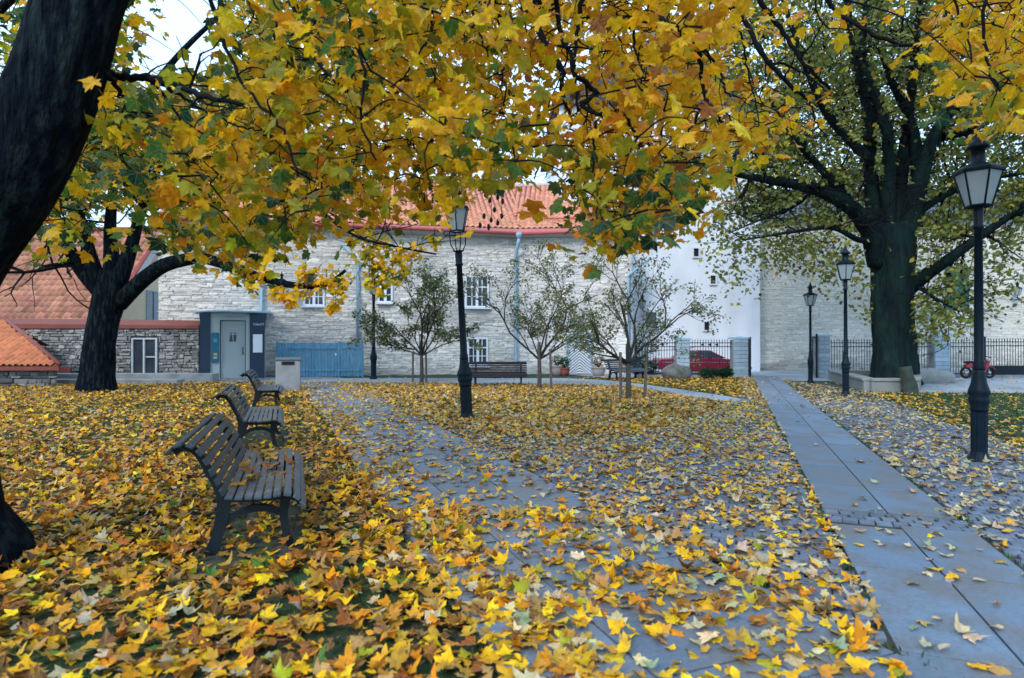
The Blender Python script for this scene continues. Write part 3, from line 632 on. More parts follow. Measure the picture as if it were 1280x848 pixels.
def lantern(root, z0, s=1.0, k=6, ph=.3):
    """tapering six sided lantern: cage, panes, hood, chimney, finial. z0 = underside"""
    zb, zt, rb, rt = z0, z0+.42*s, .135*s, .245*s
    cage = MB(); cs = []
    for i in range(k):
        a = ph+i/k*2*math.pi; cs.append((math.cos(a), math.sin(a)))
    for c in cs: cage.tube([(c[0]*rb, c[1]*rb, zb), (c[0]*rt, c[1]*rt, zt)], .012*s, 5)
    for r, z in ((rb, zb), (rt, zt)):
        for i in range(k):
            a, b = cs[i], cs[(i+1) % k]; cage.tube([(a[0]*r, a[1]*r, z), (b[0]*r, b[1]*r, z)], .015*s, 5)
    cg = cage.build('lantern', M['iron'], root)
    for i in range(k):
        a, b = cs[i], cs[(i+1) % k]; e = .985
        MB().add([(a[0]*rb*e, a[1]*rb*e, zb+.01), (b[0]*rb*e, b[1]*rb*e, zb+.01), (b[0]*rt*e, b[1]*rt*e, zt-.01), (a[0]*rt*e, a[1]*rt*e, zt-.01)], [(0,1,2,3)]).build('glass_pane', M['lglass'], cg)
    MB().lathe([(.27*s, zt-.005), (.275*s, zt+.025*s), (.2*s, zt+.075*s), (.12*s, zt+.11*s)], k, ph=ph).build('hood', M['iron'], cg)
    MB().lathe([(.125*s, zt+.1*s), (.08*s, zt+.125*s), (.075*s, zt+.29*s), (.12*s, zt+.30*s), (.125*s, zt+.33*s), (.06*s, zt+.40*s), (.03*s, zt+.46*s), (.035*s, zt+.49*s), (.008*s, zt+.54*s)], 14).build('chimney', M['iron'], cg, smooth=True)
    return zt+.54*s
def lamp_post(loc, H, k, label, wide=1.0, lean=0, cradle=False, ph=.3, lanscale=1.0):
    """H: height of the lantern underside; k: thickness factor"""
    root = thing('street_lamp', label, 'street lamp', loc, 0, 'old style lamp posts in the park'); root.rotation_euler = (0, lean, 0)
    w_ = k
    base = [(.135*w_, -.05), (.135*w_, .03), (.12*w_, .06), (.1*w_, .1), (.088*w_, .14)]
    MB().lathe(base, 20).build('base_flange', M['iron'], root, smooth=False)
    h1 = H*.205
    fl = MB(); n = 24; V = []; F = []
    zs = [.12, h1*.5, h1]
    for z in zs:
        for i in range(n):
            a = i/n*2*math.pi; r = (.088 if i % 2 else .08)*w_; V.append((r*math.cos(a), r*math.sin(a), z))
    for j in range(len(zs)-1):
        for i in range(n): F.append((j*n+i, j*n+(i+1) % n, (j+1)*n+(i+1) % n, (j+1)*n+i))
    fl.add(V, F).build('lower_column', M['iron'], root)
    MB().lathe([(.09*w_, h1-.02), (.095*w_, h1+.02), (.09*w_, h1+.04), (.11*w_, h1+.1), (.112*w_, h1+.14), (.1*w_, h1+.17), (.118*w_, h1+.21), (.112*w_, h1+.25), (.085*w_, h1+.33), (.068*w_, h1+.45), (.06*w_, h1+.52)], 20).build('collar', M['iron'], root, smooth=True)
    z0 = h1+.5; z1 = H*.91
    MB().lathe([(.064*w_, z0), (.07*w_, z0+.02), (.06*w_, z0+.05), (.066*w_, z0+.08), (.054*w_, z0+.11), (.043*w_, z1), (.06*w_, z1+.01), (.06*w_, z1+.04), (.05*w_, z1+.06), (.056*w_, H-.06), (.05*w_, H-.02), (.09*w_*lanscale**.5, H)], 18).build('shaft', M['iron'], root, smooth=True)
    zl = H
    if cradle:
        zl = H+.38; mb = MB()
        for i in range(4):
            a = i*math.pi/2+.4; c, s = math.cos(a), math.sin(a)
            mb.tube([(.07*c, .07*s, H-.02), (.15*c, .15*s, H+.12), (.16*c, .16*s, zl)], .012, 5)
        mb.tube([(-.02, 0, H+.3), (-.24, 0, H+.31), (-.27, 0, H+.36), (-.23, 0, H+.39)], .012, 6)
        mb.build('cradle', M['iron'], root)
    lantern(root, zl, lanscale, ph=ph); return root
lamp_post((PX(1223.5, 7.6), 7.6, .0), 3.2, 1.0, 'near tall lamp post standing in leaves on the cobbles right of the slab path', ph=.35)
lamp_post((PX(584, 11.75), 11.75, 0), 3.27, 1.28, 'thick leaning lamp post in the middle of the leafy lawn', lean=-.052, cradle=True, ph=.5)
lamp_post((PX(1057, 17.0), 17.0, 0), 3.25, 1.0, 'lamp post on cobbles beside the corner of the stone planter', ph=.1)
lamp_post((PX(1013, 22.4), 22.4, 0), 2.85, .9, 'farther slim lamp post beside the open gate pillar', ph=.6, lanscale=.9)
lamp_post((PX(467, 24.6), 24.6, 0), 3.45, 1.25, 'distant lamp post before the stone house beside the blue board fence', ph=.2, lanscale=.95)

# ---- benches
SLB = [(.075, .47), (.042, .54), (.01, .61), (-.024, .68), (-.062, .74), (-.112, .783), (-.168, .79), (-.215, .755)]
SLS = [(.135, .418), (.197, .41), (.259, .405), (.321, .403), (.383, .405), (.445, .41), (.507, .412), (.562, .39), (.595, .345)]
def bench(loc, rz, label, L=1.9, slatm=None, group='slatted park benches'):
    slatm = slatm or M['slatwood']
    root = thing('park_bench', label, 'bench', loc, rz, group)
    # local: x forward, y along the length, z up
    for sy in (-1, 1):
        y = sy*(L/2-.2); mb = MB(); t = .028
        back_, r_ = smooth_path([(0, 0, 0), (.035, .1, 0), (.075, .25, 0), (.085, .40, 0), (.055, .48, 0), (-.01, .60, 0), (-.07, .72, 0), (-.12, .765, 0), (-.17, .77, 0), (-.22, .735, 0)], [.1, .075, .085, .085, .06, .05, .05, .045, .045, .04], 22)
        mb.ribbon(back_[:, :2], r_, y-t, y+t)
        seat_, r_ = smooth_path([(.07, .40, 0), (.2, .385, 0), (.38, .38, 0), (.52, .385, 0), (.575, .365, 0), (.605, .32, 0)], [.05, .04, .04, .055, .045, .035], 14)
        mb.ribbon(seat_[:, :2], r_, y-t*.9, y+t*.9)
        front, r_ = smooth_path([(.5, .38, 0), (.485, .28, 0), (.5, .14, 0), (.535, .03, 0), (.56, 0, 0)], [.075, .06, .052, .055, .09], 10)
        mb.ribbon(front[:, :2], r_, y-t*.95, y+t*.95)
        arch, r_ = smooth_path([(.065, .19, 0), (.16, .275, 0), (.27, .31, 0), (.39, .3, 0), (.49, .25, 0)], [.05, .045, .05, .045, .04], 12)
        mb.ribbon(arch[:, :2], r_, y-t*.8, y+t*.8)
        mb.build('end_frame', M['benchiron'], root)
    M.setdefault('seatwood', pm('skylit_seat_slat', (.045, .066, .08), .42, .4, 9, bump=.5, bscale=50, bdist=.003, col2=(.085, .11, .125), s2=6, t2=(.45, .7), spec=.5))  # paler copy of the back slat wood: sky light on the seat painted in
    for lst, off in ((SLB, 1), (SLS, 1)):
        p = np.array(lst); tg = np.gradient(p, axis=0)
        for (u, z), (du, dz) in zip(lst, tg):
            a = math.atan2(dz, du); nx, nz = -math.sin(a), math.cos(a)
            if lst is SLB: nx, nz = -nx, -nz    # slats lie on the sitting side
            if lst is SLB and nx < 0 and z < .7: nx, nz = -nx, -nz
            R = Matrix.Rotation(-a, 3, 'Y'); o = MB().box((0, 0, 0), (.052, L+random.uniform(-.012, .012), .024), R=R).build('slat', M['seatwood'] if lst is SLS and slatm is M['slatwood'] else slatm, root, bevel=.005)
            o.location = (u+nx*.022, random.uniform(-.006, .006), z+nz*.022); o.rotation_euler = (0, random.uniform(-.02, .02), random.uniform(-.002, .002))
    MB().tube([(.27, -(L/2-.2), .31), (.27, 0, .3), (.27, L/2-.2, .31)], .012, 6).build('tie_rod', M['benchiron'], root)
    return root
dB = np.array([-.371, .928]); rzb = math.radians(19.5)
B1 = bench((-2.12-.25, 4.98, 0), rzb, 'nearest slatted bench with yellow leaves lying on its seat')
B2 = bench((-3.8-.25, 9.0, 0), rzb+.02, 'middle bench of the row of three beside the leafy path')
B3 = bench((-5.85-.2, 14.3, 0), rzb, 'farthest bench of the row near the concrete bin')
bench((PX(623, 20.9), 20.9, 0), math.radians(-90), 'dark brown slatted bench behind the leaning lamp post facing the lawn', L=1.95, slatm=M['brownslat'])
bench((PX(778, 24.3), 24.4, 0), math.radians(-62), 'dark grey bench behind the staked sapling near the chevron door', L=1.7)
# paving under the first two benches
for (x, y, l) in ((-2.05, 4.95, 2.3), (-3.7, 9.0, 2.3)):
    mb = MB(); mb.box((0, 0, 0), (.85, l, .01)); o = mb.build('bench_paving', M['bed']); o.location = (x-.05, y, .004); o.rotation_euler = (0, 0, rzb); o['kind'] = 'structure'

# ---- concrete litter bin
t = thing('litter_bin', 'square grey concrete litter bin at the start of the path', 'bin', (PX(359, 18.4), 18.5, 0), .33)
MB().box((0, 0, .47), (.7, .62, .94)).build('body', M['concrete'], t, bevel=.02)
MB().box((0, 0, .985), (.74, .66, .09)).build('lid', pm('dark_bin_lid', (.13, .15, .16), .8, .2, 6), t, bevel=.02)
MB().box((0, -.312, .87), (.36, .02, .1)).build('slot', M['black'], t)

# ---- public toilet kiosk
KY = 24.3
kx0, kx1 = PX(249, KY), PX(332, KY); kw = kx1-kx0
M['kgrey'] = pm('kiosk_pale_grey', (.36, .44, .46), .5, .05, 2, bump=.05, bscale=10, spec=.4)
M['knavy'] = pm('kiosk_navy', (.012, .035, .07), .4, .12, 3, bump=.05, bscale=10, spec=.4)
M['kdoor'] = pm('kiosk_door', (.3, .37, .385), .42, .06, 2, bump=.04, bscale=10, spec=.4)
k = thing('toilet_kiosk', 'grey and navy public toilet kiosk with curved canopy roof', 'kiosk', ((kx0+kx1)/2, KY+.1, 0), .40); k.scale = (.915, .915, 1)
def kx(px): return PX(px, KY)-(kx0+kx1)/2
H = 2.66
MB().span((kx(251), .25, 0), (kx(331), 1.8, H)).build('body', M['kgrey'], k)
def panel(a, b, fl): # navy side panel that flares outwards at the top
    mb = MB(); pr = [(0, .05), (0, H*.7), (fl*.35, H*.86), (fl, H)]
    for i in range(len(pr)-1):
        (d0, z0), (d1, z1) = pr[i], pr[i+1]; s = 1 if b > 0 else -1
        xa, xb = (a, b); o0, o1 = d0*s, d1*s
        f = [(a-(o0 if s < 0 else 0), z0)]
        A = (a+(0 if s > 0 else o0), z0); B = (b+(o0 if s > 0 else 0), z0); C = (b+(o1 if s > 0 else 0), z1); D = (a+(0 if s > 0 else o1), z1)
        mb.prism([A, B, C, D], -.12, .6)
    return mb
panel(kx(250), kx(262), .05).build('side_panel', M['knavy'], k)
panel(kx(311), kx(330), .1).build('side_panel', M['knavy'], k)
fr = MB(); dl, dr, dt = kx(273.5), kx(306), 2.38
fr.span((kx(262)+.003, -.05, 0), (dl, .3, H)).span((dr, -.05, 0), (kx(311)-.003, .3, H)).span((dl, -.05, dt), (dr, .3, H))
fr.build('door_surround', M['kgrey'], k)
d = MB().span((dl+.03, .04, .04), (dr-.02, .1, dt-.03)).build('door', M['kdoor'], k, bevel=.008)
MB().span((dl, .1, 0), (dr, .14, dt)).build('door_gap', M['black'], d)
hd = MB(); hd.span((dr-.14, .0, 1.0), (dr-.11, .04, 1.3)).build('handle', M['iron'], d)
pic = MB()   # two standing figures and an arrow-like roof line on the door
for sx in (-.11, .11):
    x = (dl+dr)/2+sx*.7
    pic.lathe([(.035, 0), (.035, .004)], 10); 
    pic.v[-20:] = [(x+vx, .036-vz*.5, 1.86+vy) for vx, vy, vz in [tuple(v) for v in pic.v[-20:]]]
    wtop, wbot = (.04, .075) if sx < 0 else (.07, .04)
    pic.prism([(x-wbot, 1.52), (x+wbot, 1.52), (x+wtop, 1.8), (x-wtop, 1.8)], .034, .041)
pic.build('figure_sign', pm('sign_dark_print', (.05, .07, .08), .6, 0, 3, bump=0), d)
MB().span((kx(263.5), -.14, PZ(453, KY)), (kx(272.5), -.055, PZ(416, KY))).build('pay_terminal', pm('teal_terminal', (.02, .13, .2), .4, .1, 4, bump=0), k, bevel=.015)
pt = [o for o in k.children if o.name.startswith('pay_terminal')][0]
for (zz, cc, hh) in ((.98, (.5, .4, .08), .09), (.85, (.4, .42, .45), .08), (1.5, (.05, .3, .4), .14)):
    MB().span((kx(266), -.148, zz), (kx(270.5), -.142, zz+hh)).build('sticker', pm('sticker', cc, .5, .05, 4, bump=0), pt)
MB().span((kx(315), -.136, PZ(441, KY)), (kx(327), -.124, PZ(418, KY))).build('notice', pm('white_notice', (.75, .8, .84), .6, .04, 5, bump=0), k)
def text(s, size, loc, rot, mat, parent, name='lettering', ext=.002):
    c = bpy.data.curves.new(name, 'FONT'); c.body = s; c.size = size; c.extrude = ext; c.align_x = 'CENTER'; c.align_y = 'CENTER'; c.resolution_u = 3
    f = bpy.data.objects.new(name, c); COL.objects.link(f); bpy.context.view_layer.update(); me = bpy.data.meshes.new_from_object(f.evaluated_get(bpy.context.evaluated_depsgraph_get()))
    bpy.data.objects.remove(f); o = bpy.data.objects.new(name, me); link(o, parent); me.materials.clear(); me.materials.append(mat); o.location = loc; o.rotation_euler = rot; return o
text('TUALETT', .115, (kx(322), -.126, PZ(405.5, KY)), (math.pi/2, 0, 0), M['whitewood'], k)
mb = MB(); top = []; nseg = 24
for i in range(nseg+1):
    a = math.pi+math.pi*i/nseg; top.append(((kw/2+.3)*math.cos(a), 1.2+(1.75)*math.sin(a)))
top += [(kw/2+.3, 1.9), (-kw/2-.3, 1.9)]
mb.prism(top, H+.02, H+.1, 'z'); mb.build('canopy', M['bluemetal'], k, bevel=.02)
inn = [(x*.86, 1.2+(y-1.2)*.8 if y < 1.2 else y-.05) for x, y in top]
MB().prism(inn, H-.12, H+.015, 'z').build('canopy_underside', M['kgrey'], k)
MB().box((0, -.35, .02), (kw+.3, 1.0, .04)).build('threshold', M['concrete'], k)

# ---- blue boarded fence with gates
M['blueboard'] = pm('blue_painted_board', (.1, .27, .40), .65, .14, 5, col2=(.15, .33, .46), s2=3, bump=.3, bscale=30, stretch=(3, 3, .5), spec=.3)
FY = 26.0
fx0, fx1 = PX(347, FY), PX(453, FY); fw = fx1-fx0
bf = thing('board_fence', 'low light blue vertical board fence with gate before the house', 'fence', ((fx0+fx1)/2, FY, 0), .03)
nb = 27; ht_ = PZ(428.5, FY)-.03
for i in range(nb):
    x = -fw/2+fw*(i+.5)/nb; MB().box((x, random.uniform(-.006, .006), .03+ht_/2), (fw/nb-.014, .03, ht_+random.uniform(-.025, .012))).build('board', M['blueboard'], bf, bevel=.005)
for z in (.3, ht_-.2): MB().box((.2, -.035, z), (fw*.86, .035, .07)).build('rail', M['blueboard'], bf, bevel=.005)
for i in (0, 11.4, 19.6, 27): MB().box((-fw/2+fw*i/nb, -.02, ht_/2+.03), (.07, .075, ht_+.1)).build('post', M['blueboard'], bf, bevel=.006)
MB().box((-fw/2+fw*18.6/nb, -.06, .98), (.06, .05, .1)).build('latch', M['whitewood'], bf)

# ---- fence pillars of painted brick, iron fences
M['pillar'] = pm('pale_blue_painted_brick', (.34, .44, .5), .85, .12, 6, bump=.5, bscale=40, src='obj')
def pillar(px0, px1, py0, Y, label, dark=1.0):
    x0, x1 = PX(px0, Y), PX(px1, Y); w_ = x1-x0; Hp = PZ(py0, Y)
    r = thing('fence_pillar', label, 'pillar', ((x0+x1)/2, Y+.25, 0), 0, 'painted brick pillars of the iron fence')
    n = 10; ch = (Hp-.07)/n
    MB().box((0, 0, (Hp-.1)/2), (w_-.03, .46, Hp-.1)).build('core', M['concrete'], r)
    bm_ = unit_box_variants(4, .006, .06, 8, 'y'); ms = single_meshes('brick', bm_, M['pillar'])
    for j in range(n):
        c = np.array([.33, .43, .50])*random.uniform(.85, 1.12)*dark
        cols = [(-w_/2, 0), (0, w_/2)] if j % 2 else [(-w_/2, w_/2)]
        for a, b in cols: place_single('brick', ms[random.randrange(4)], ((a+b)/2, -.16, j*ch+ch/2+.005), np.eye(3), (b-a-.012, .1, ch-.014), c, r)
    MB().add([(-w_/2-.05, -.3, Hp-.06), (w_/2+.05, -.3, Hp-.06), (w_/2+.05, .3, Hp-.06), (-w_/2-.05, .3, Hp-.06), (-w_/2-.05, -.3, Hp-.01), (w_/2+.05, -.3, Hp-.01), (w_/2+.05, .3, Hp-.01), (-w_/2-.05, .3, Hp-.01), (0, 0, Hp+.06)],
             [(3,2,1,0),(0,1,5,4),(1,2,6,5),(2,3,7,6),(3,0,4,7),(4,5,8),(5,6,8),(6,7,8),(7,4,8)]).build('cap', M['bluemetal'], r)
    return r
FN = 25.4
pillar(846, 862, 423, FN, 'pale blue brick pillar with the boulder at its foot')
pillar(917, 935.5, 422, FN, 'pale blue brick pillar left of the open gateway')
pillar(1023, 1038, 419, FN, 'pale blue brick pillar right of the open gateway behind slim lamp')
pillar(1169, 1188, 419, FN, 'pale blue brick pillar to the left of the red moped')
def iron_fence(x0, x1, Y, H_, label, orn=True, post0=False, solid=False, sp=.115):
    r = thing('iron_fence', label, 'fence', ((x0+x1)/2, Y+.25, 0), 0, 'spans of dark iron bar fence'); w_ = x1-x0; n = int(w_/sp)
    me = MB().add([(-.009, -.009, .14), (.009, -.009, .14), (.009, .009, .14), (-.009, .009, .14), (-.009, -.009, H_-.09), (.009, -.009, H_-.09), (.009, .009, H_-.09), (-.009, .009, H_-.09), (-.016, -.016, H_-.06), (.016, -.016, H_-.06), (.016, .016, H_-.06), (-.016, .016, H_-.06), (0, 0, H_)],
        [(0,1,5,4),(1,2,6,5),(2,3,7,6),(3,0,4,7),(4,5,9,8),(5,6,10,9),(6,7,11,10),(7,4,8,11),(8,9,12),(9,10,12),(10,11,12),(11,8,12)])
    o0 = me.build('bar', M['fence_iron'], r); o0.location = (-w_/2+sp*.5, 0, 0)
    for i in range(1, n): o = o0.copy(); link(o, r); o.location = (-w_/2+sp*(i+.5), 0, 0)
    for z, h in ((.17, .05), (H_-.32, .035), (H_-.16, .035)): MB().box((0, 0, z), (w_, .036, h)).build('rail', M['fence_iron'], r)
    if orn:
        for c in (-.3, 0, .3):
            mb = MB(); mb.prism([(c*1.0-.09, H_-.24), (c+.04, H_-.30), (c+.06, H_-.24), (c+.04, H_-.18)], -.02, .02); mb.build('ornament', M['fence_iron'], r)
        mb = MB(); mb.box((.0, -.02, H_*.5), (.2, .014, .02)); mb.box((0, -.02, H_*.5), (.02, .015, .2)); mb.build('rosette', M['fence_iron'], r)
    if post0: MB().box((-w_/2, 0, H_*.5+.02), (.09, .09, H_+.1)).build('post', M['fence_iron'], r)
    if solid: MB().box((0, 0, .28), (w_, .05, .46)).build('kick_plate', M['fence_iron'], r)
    MB().box((0, 0, .06), (w_, .2, .13)).build('plinth', M['concrete'], r)
    return r
HF = PZ(424, FN)
iron_fence(PX(796, FN), PX(846, FN)-.01, FN, HF, 'iron bar fence span in front of the rear of the red car', post0=True)
iron_fence(PX(862, FN)+.01, PX(917, FN)-.01, FN, HF, 'iron bar fence span in front of the cab of the red car')
iron_fence(PX(1038, FN)+.01, PX(1169, FN)-.01, FN, HF, 'long iron bar fence span passing behind the big tree trunk')
iron_fence(PX(1188, FN)+.01, PX(1236, FN)-.06, FN, HF, 'iron bar fence span above the red moped', orn=False)
iron_fence(PX(1236, FN), PX(1345, FN), FN, HF+.04, 'iron gate with dark solid kick plate at the right edge', orn=False, post0=True, solid=True)
def gate_leaf(hx, hy, ang, L, H_, label):
    r = thing('iron_gate', label, 'gate', (hx, hy, 0), ang, 'open leaves of the park gate'); n = int(L/.12)
    for i in range(n): MB().box((.06+i*.12, 0, H_/2), (.02, .02, H_-.1-.12*abs(i/n-.5))).build('bar', M['fence_iron'], r)
    for z in (.15, H_*.55, H_-.2): MB().box((L/2, 0, z), (L, .04, .05)).build('rail', M['fence_iron'], r)
    MB().box((0, 0, H_/2), (.07, .07, H_)).build('post', M['fence_iron'], r)
gate_leaf(PX(937.5, FN), FN-.02, math.radians(72), 1.9, 1.72, 'open iron gate leaf seen edge-on at the left gateway pillar')
gate_leaf(PX(1020, FN), FN-.05, math.radians(69), 1.9, 1.85, 'open iron gate leaf seen edge-on at the right gateway pillar')

# ---- boulders, planter, shrubs, pots
def boulder(loc, r, sc, label, seed, mat, name='boulder'):
    rr = np.random.default_rng(seed); V = []; n, m = 22, 14; mb = MB()
    for i in range(m+1):
        ph = math.pi*i/m
        for j in range(n):
            a = 2*math.pi*j/n; d = np.array([math.sin(ph)*math.cos(a), math.sin(ph)*math.sin(a), math.cos(ph)])
            q = 1+.09*math.sin(3*d[0]+seed)+.1*math.sin(4*d[1]+2*d[2]+seed*2)+.05*math.sin(9*d[0]*d[2]+seed)
            V.append(d*r*q*np.array(sc))
    F = [(i*n+j, (i+1)*n+j, (i+1)*n+(j+1) % n, i*n+(j+1) % n) for i in range(m) for j in range(n)]
    o = mb.add(V, F).build(name, mat, None, smooth=True); o.location = loc; tag(o, label, 'boulder'); return o
M['rock'] = pm('granite_boulder', (.13, .13, .125), .9, .35, 6, col2=(.06, .07, .035), s2=2.5, bump=.9, bscale=14, bdist=.03)
M['palerock'] = pm('pale_boulder', (.26, .28, .27), .9, .2, 5, bump=.6, bscale=14, bdist=.02)
boulder((PX(846, 24.6), 24.5, .22), .43, (1.45, .8, .85), 'rounded grey boulder with moss leaning at the fence pillar', 3, M['rock'])
boulder((PX(1155, 22.3), 22.3, .2), .6, (1.6, .8, .62), 'pale low boulder behind the big tree on the courtyard', 5, M['palerock'])
# planter kerb round the big tree: coping stones on low walls
pl = thing('stone_planter', 'low pale stone planter bed around the big tree trunk', 'planter', (0, 0, 0))
pq = [(10.75, 18.3), (12.0, 18.2), (15.9, 23.8), (12.75, 24.2)]
M['planterstone'] = pm('planter_stone', (.24, .25, .245), .9, .16, 4, col2=(.2, .22, .2), s2=2, bump=.6, bscale=40)
for i in range(4):
    a, b = np.array(pq[i]), np.array(pq[(i+1) % 4]); L = np.linalg.norm(b-a); an = math.atan2(b[1]-a[1], b[0]-a[0]); nst = max(1, int(L/1.15)); c = (a+b)/2
    o = MB().box((0, 0, .16), (L, .3, .32)).build('kerb_wall', M['planterstone'], pl); o.location = (*c, 0); o.rotation_euler = (0, 0, an)
    for j in range(nst):
        q = a+(b-a)*(j+.5)/nst; o = MB().box((0, 0, .37), (L/nst-.015, .38, .09)).build('coping_stone', M['planterstone'], pl, bevel=.015); o.location = (*q, random.uniform(-.008, .008)); o.rotation_euler = (0, 0, an+random.uniform(-.01, .01))
MB().prism(pq, .05, .26, 'z').build('soil', M['grass'], pl)
st = MB(); p_, r_ = smooth_path([(0, 0, -.05), (-.02, .0, .25), (-.08, 0, .55), (-.12, .02, .78)], [.24, .19, .17, .15], 10)
o = st.tube(p_, r_, 14, rough=.06).build('tree_stump', pm('mossy_bark', (.035, .05, .04), .95, .4, 8, bump=1, bscale=30, bdist=.02), None, smooth=True); o.location = (PX(1137, 17.75), 17.75, 0); tag(o, 'short dark mossy stump at the front corner of the planter', 'stump')
# wall lanterns on brackets
def wall_lantern(px, py, Y, label, s=1.0):
    r = thing('wall_lantern', label, 'lantern', (PX(px, Y), Y, PZ(py, Y)), 0, 'wall lanterns on brackets')
    lantern(r, -.3*s, s*.8); MB().tube([(.0, 0, -.32*s), (.0, 0, -.42*s), (.25, .1, -.5*s), (.3, .55, -.5*s)], .025, 6).build('bracket', M['iron'], r)
wall_lantern(1272, 362, BY-.5, 'dark wall lantern on a bracket at the right edge')
wall_lantern(803, 378, WY-.6, 'dark wall lantern on the white building behind the third sapling')
wall_lantern(352, 352, 26.0, 'dark wall lantern on the stone house above the kiosk', .9)
# overhead wires at the right

# ---- red car behind the fence
cy = 28.6
car = thing('parked_car', 'dark red older sedan parked behind the iron fence', 'car', (PX(823, cy-.8)+2.12, cy, -.1)); car.scale = (1, 1, .9)
M['carpaint'] = pm('dark_red_car_paint', (.19, .009, .028), .25, .06, 2, bump=0, spec=.6)
M['rubber'] = pm('tyre_rubber', (.015, .015, .017), .85, .15, 8, bump=.2)
M['chrome'] = pm('bright_metal', (.6, .62, .65), .25, .05, 4, bump=0, metallic=1)
prof = [(-2.08, .42), (-2.12, .6), (-2.06, .86), (-1.95, .92), (-.95, .97), (.75, .96), (1.9, .86), (2.06, .8), (2.1, .5), (2.02, .32), (1.72, .3)]
def arch(cx): return [(cx+.36*math.cos(a), .31+.36*math.sin(a)) for a in np.linspace(0, math.pi, 9)]
bot = arch(1.3)+[(.8, .28), (-.8, .28)]+arch(-1.3)+[(-1.75, .32)]
mb = MB(); pr = prof+bot; n = len(pr)
rows = [(-.8, .96), (-.74, 1.0), (.74, 1.0), (.8, .96)]
V = [(x*(1 if abs(y) < .78 else .995), y, .62+(z-.62)*s) for y, s in rows for x, z in pr]
F = [tuple(range(n)), tuple(range(4*n-1, 3*n-1, -1))]+[(j*n+i, (j+1)*n+i, (j+1)*n+(i+1) % n, j*n+(i+1) % n) for j in range(3) for i in range(n)]
mb.add(V, F).build('body', M['carpaint'], car, smooth=False, bevel=.02)
cb = [(-1.15, .96, .72), (-.78, 1.36, .56), (.35, 1.36, .56), (1.0, .96, .72)]
V = [(x, -y, z) for x, z, y in cb]+[(x, y, z) for x, z, y in cb]
cab = MB().add(V, [(0,3,2,1),(4,5,6,7),(0,1,5,4),(1,2,6,5),(2,3,7,6)]).build('cabin', M['carpaint'], car, bevel=.03, seg=2)
def side(y, pts2):
    out = []
    for x, z in pts2:
        w_ = .72-(z-.96)/.4*.16; out.append((x, y*(w_+.006), z))
    return out
for y in (-1, 1):
    for q in ([(-1.0, .99), (-.74, 1.31), (-.32, 1.32), (-.32, .99)], [(-.24, .99), (-.24, 1.32), (.31, 1.32), (.83, .99)]):
        MB().add(side(y, q), [(0,1,2,3) if y < 0 else (3,2,1,0)]).build('window', M['glass'], car)
MB().add([(.40, -.5, 1.335), (.40, .5, 1.335), (.985, .64, .985), (.985, -.64, .985)], [(0,3,2,1)]).build('windscreen', M['glass'], car)
MB().add([(-.82, -.5, 1.34), (-.82, .5, 1.34), (-1.155, .62, .985), (-1.155, -.62, .985)], [(0,1,2,3)]).build('rear_window', M['glass'], car)
MB().box((-2.13, 0, .5), (.1, 1.6, .12)).build('bumper', M['chrome'], car, bevel=.02); MB().box((2.12, 0, .46), (.1, 1.6, .12)).build('bumper', M['chrome'], car, bevel=.02)
for s in (-1, 1):
    MB().box((0, s*.806, .76), (4.0, .012, .03)).build('trim_strip', M['chrome'], car)
    MB().box((2.1, s*.55, .68), (.04, .3, .16)).build('headlight', M['lglass'], car, bevel=.01)
    MB().box((-2.1, s*.6, .72), (.04, .3, .16)).build('tail_light', M['redmetal'], car, bevel=.01)
    MB().box((.78, s*.8, 1.02), (.08, .14, .1)).build('mirror', M['rubber'], car, bevel=.02)
    for cx in (-1.3, 1.3):
        wl = MB().tube([(0, -.09, 0), (0, .09, 0)], .3, 20).build('wheel', M['rubber'], car, bevel=.02); wl.location = (cx, s*.68, .3)
        MB().tube([(0, -.096, 0), (0, .096, 0)], .18, 16).build('rim', M['chrome'], wl)
# ---- red moped
mo = thing('moped', 'small red moped parked at the fence behind the near lamp post', 'moped', (PX(1222, 24.9), 24.9, .012), .05)
for x in (-.5, .5):
    V = MB(); ang = np.linspace(0, 2*math.pi, 19); V.tube([(.2*math.cos(a), 0, .2*math.sin(a)) for a in ang], .05, 8, cap=False)
    o = V.build('wheel', M['rubber'], mo, smooth=True); o.location = (x, 0, .25)
    MB().tube([(0, -.03, 0), (0, .03, 0)], .05, 12).build('hub', M['chrome'], o)
M['mopred'] = pm('moped_red', (.34, .03, .045), .35, .06, 3, bump=0, spec=.5)
mb = MB(); mb.ribbon([(-.55, .5), (-.3, .56), (-.1, .5), (-.02, .34), (.12, .26), (.3, .3)], [.12, .2, .24, .16, .1, .08], -.1, .1); mb.build('body', M['mopred'], mo, bevel=.02)
MB().ribbon([(.2, .3), (.3, .42), (.38, .62), (.40, .74)], [.08, .1, .12, .08], -.12, .12).build('leg_shield', M['mopred'], mo, bevel=.02)
MB().ribbon([(-.55, .66), (-.3, .68), (-.05, .62)], [.07, .1, .07], -.11, .11).build('seat', M['rubber'], mo, bevel=.02)
MB().tube([(.5, 0, .25), (.42, 0, .55), (.36, 0, .85)], .025, 8).build('fork', M['chrome'], mo)
MB().tube([(.3, -.28, .86), (.36, -.1, .9), (.36, .1, .9), (.3, .28, .86)], .02, 6).build('handlebar', M['rubber'], mo)
MB().sphere((.45, 0, .74), .08, 10, 6).build('headlight', M['lglass'], mo, smooth=True)
MB().ribbon([(.3, .42), (.42, .49), (.6, .47), (.7, .38)], .03, -.06, .06).build('mudguard', M['mopred'], mo)
